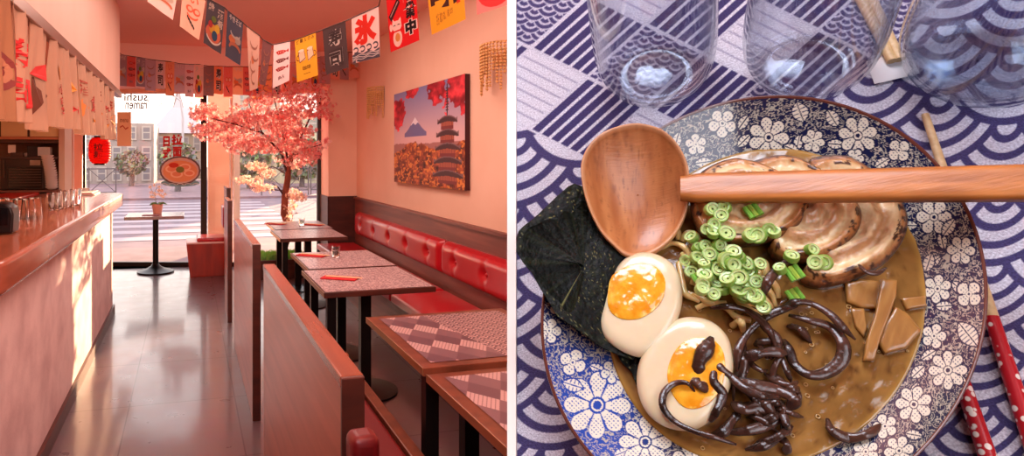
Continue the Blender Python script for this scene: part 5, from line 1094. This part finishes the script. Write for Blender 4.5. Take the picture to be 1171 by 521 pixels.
def glass(px, py, lb, water=0, sc_=1.0, rt=1.0):
    p = L(px, py, 0.0005); t = thing('glass_tumbler', lb, 'glass', p, 'stemless glasses on the ramen table')
    out = [(.001, .0035), (.012, .0028), (.021, .0004), (.026, .002), (.0315, .008), (.0350, .018), (.0365, .030), (.0368, .045), (.0362, .070), (.0352, .100), (.0345, .130)]
    out = [(float(a) * sc_, float(b)) for a, b in spline(out, 36, False)]; inn = [(max(a - .0016, .001), b + (.0034 if b < .004 else .002 if b < .012 else .0008)) for a, b in out if b < .128][::-1]
    MB().lathe(out + [(out[-1][0] - .0008, .1306)] + inn, p, 72, closed=False).build('glass_body', M_gl, t, smooth=60)
    if water:
        w = [(a - .0017, b + .004) for a, b in out if .003 < b < water]; MB().lathe([(.001, .0096)] + w + [(w[-1][0], water), (.001, water)], p, 64, closed=False).build('water', M_water, t, smooth=60)
glass(749, 88, 'empty stemless glass nearest the white dividing strip'); glass(919, 78, 'empty stemless glass in the middle, just above the bowl', 0, .97); glass(1112, 78, 'glass half full of water, by the lone chopstick tip', .034, 1.05)
# ---- chopsticks
M_pale = mat('bare_bamboo', (222, 190, 140), .45, col2=(196, 158, 108), scale=(200, 200, 12))
M_redc = mat('red_flower_lacquer', (182, 30, 38), .25, col2=(240, 225, 210), scale=(260, 260, 260), kind='voro', ramp=(.38, .30), coat=.3)
def stick(name, p0, pj, p1, h, lb, grp, r0=.0018, r1=.0037):
    a, j, b = L(*p0, h), L(*pj, h + .0012), L(*p1, h + .002); t = thing(name, lb, 'chopstick', a, grp); f = (j - a).length / (b - a).length
    MB().tube([a, a + (b - a) * f], [r0, r0 + (r1 - r0) * f], 16).build('bare_tip', M_pale, t, smooth=True)
    MB().tube([a + (b - a) * f, b], [r0 + (r1 - r0) * f + .0001, r1], 16).build('lacquered_end', M_redc, t, smooth=True)
stick('chopstick', (1058, 131), (1134, 362), (1222, 632), .0035, 'chopstick with a red flowered end, its bare tip pointing to the water glass', 'red flowered chopsticks')
stick('chopstick', (1012, 180), (1076, 352), (1165, 625), .0035, 'red flowered chopstick coming out from under the bowl', 'red flowered chopsticks')
for p0, p1, lb in (((1020, 70), (930, -110), 'bare bamboo chopstick behind the bowl, nearer the middle glass'), ((1029, 68), (944, -112), 'bare bamboo chopstick behind the bowl, nearer the water glass')):
    a, b = L(*p0, .004), L(*p1, .005); tag(MB().tube([a, b], [.0026, .0038], 16).build('chopstick', M_pale, None, a, smooth=True), lb, 'chopstick', 'bare chopsticks behind the bowl')
tag(MB().hexa([L(*p, .0004) for p in ((1000, 96), (1052, 84), (1040, 58), (990, 70))] + [L(*p, .0016) for p in ((1000, 96), (1052, 84), (1040, 58), (990, 70))]).build('paper_napkin', mat('white_paper', (226, 222, 220), .8), None, L(1020, 78, .0004)), 'folded white paper under the bare chopsticks', 'napkin')
FR[0] = ID
# ================================================================ LIGHT
wd = bpy.data.worlds.new('sky'); bpy.context.scene.world = wd; wd.use_nodes = True
nt = wd.node_tree; N = nt.nodes; K = nt.links; bg = N['Background']
tc = N.new('ShaderNodeTexCoord'); sx = N.new('ShaderNodeSeparateXYZ'); K.new(tc.outputs['Generated'], sx.inputs[0])
rp = N.new('ShaderNodeValToRGB'); K.new(sx.outputs[2], rp.inputs[0]); e = rp.color_ramp.elements
e[0].position = 0.0; e[0].color = lin((255, 236, 216)); e[1].position = .5; e[1].color = lin((236, 232, 238))
K.new(rp.outputs[0], bg.inputs[0]); bg.inputs[1].default_value = 3.6
def light(kind, name, loc, power, col, size=1.0, target=None, sy=None, rot=None):
    d = bpy.data.lights.new(name, kind); d.energy = power; d.color = lin(col)[:3]
    o = bpy.data.objects.new(name, d); COL.objects.link(o); o.location = loc
    if kind == 'AREA':
        d.size = size
        if sy: d.shape = 'RECTANGLE'; d.size_y = sy
    if target is not None: o.rotation_euler = (Vector(target) - Vector(loc)).to_track_quat('-Z', 'Y').to_euler()
    return o
# low evening sun coming in through the window front
az = math.radians(27); el = math.radians(7.5)
sun = light('SUN', 'sun', (5, 20, 6), 22.0, (255, 212, 165)); sun.data.angle = math.radians(.6)
sd = Vector((math.sin(az) * math.cos(el), math.cos(az) * math.cos(el), math.sin(el))); sun.rotation_euler = sd.to_track_quat('Z', 'Y').to_euler()
# warm area lamps added to fill the dining room, no fittings modelled
light('AREA', 'ceiling_fill_light', (.6, 4.8, CZ - .03), 66, (255, 226, 212), 1.2, (.6, 4.8, 0), 3.0)
light('AREA', 'ceiling_fill_light', (-.2, .6, CZ - .03), 12, (255, 216, 204), 1.6, (-.2, .6, 0), 2.0)
light('AREA', 'bar_fill_light', (-1.6, 3.6, 2.14), 26, (255, 205, 160), .5, (-1.6, 3.6, 0), 2.4)  # added fill under the bar bulkhead
light('AREA', 'ceiling_wash_fill', (.4, .9, 2.2), 58, (255, 214, 198), .8, (.5, 4.0, CZ), 1.0)  # added unseen uplight that brightens the ceiling
# window daylight on the ramen table
lp = MT @ Vector((0.0, .80, 1.0)); tg = MT @ Vector((0, 0, 0))
light('AREA', 'table_window_light', lp, 17, (228, 238, 255), .7, tg, .5)
lp = MT @ Vector((.50, -.25, .85)); light('AREA', 'table_fill_light', lp, 5.5, (240, 244, 255), .6, tg)  # added fill lamp for the darker side of the tabletop
sc = bpy.context.scene
sc.view_settings.view_transform = 'Standard'; sc.view_settings.look = 'None'; sc.view_settings.exposure = 0.0; sc.view_settings.gamma = 1; sc.view_settings.use_curve_mapping = False
sc.cycles.max_bounces = 10; sc.cycles.diffuse_bounces = 5; sc.cycles.transparent_max_bounces = 16; sc.cycles.transmission_bounces = 10; sc.cycles.use_denoising = True
sc.cycles.caustics_reflective = False; sc.cycles.caustics_refractive = False; sc.cycles.sample_clamp_indirect = 6
for o in bpy.data.objects:
    if '_b' in o: del o['_b']
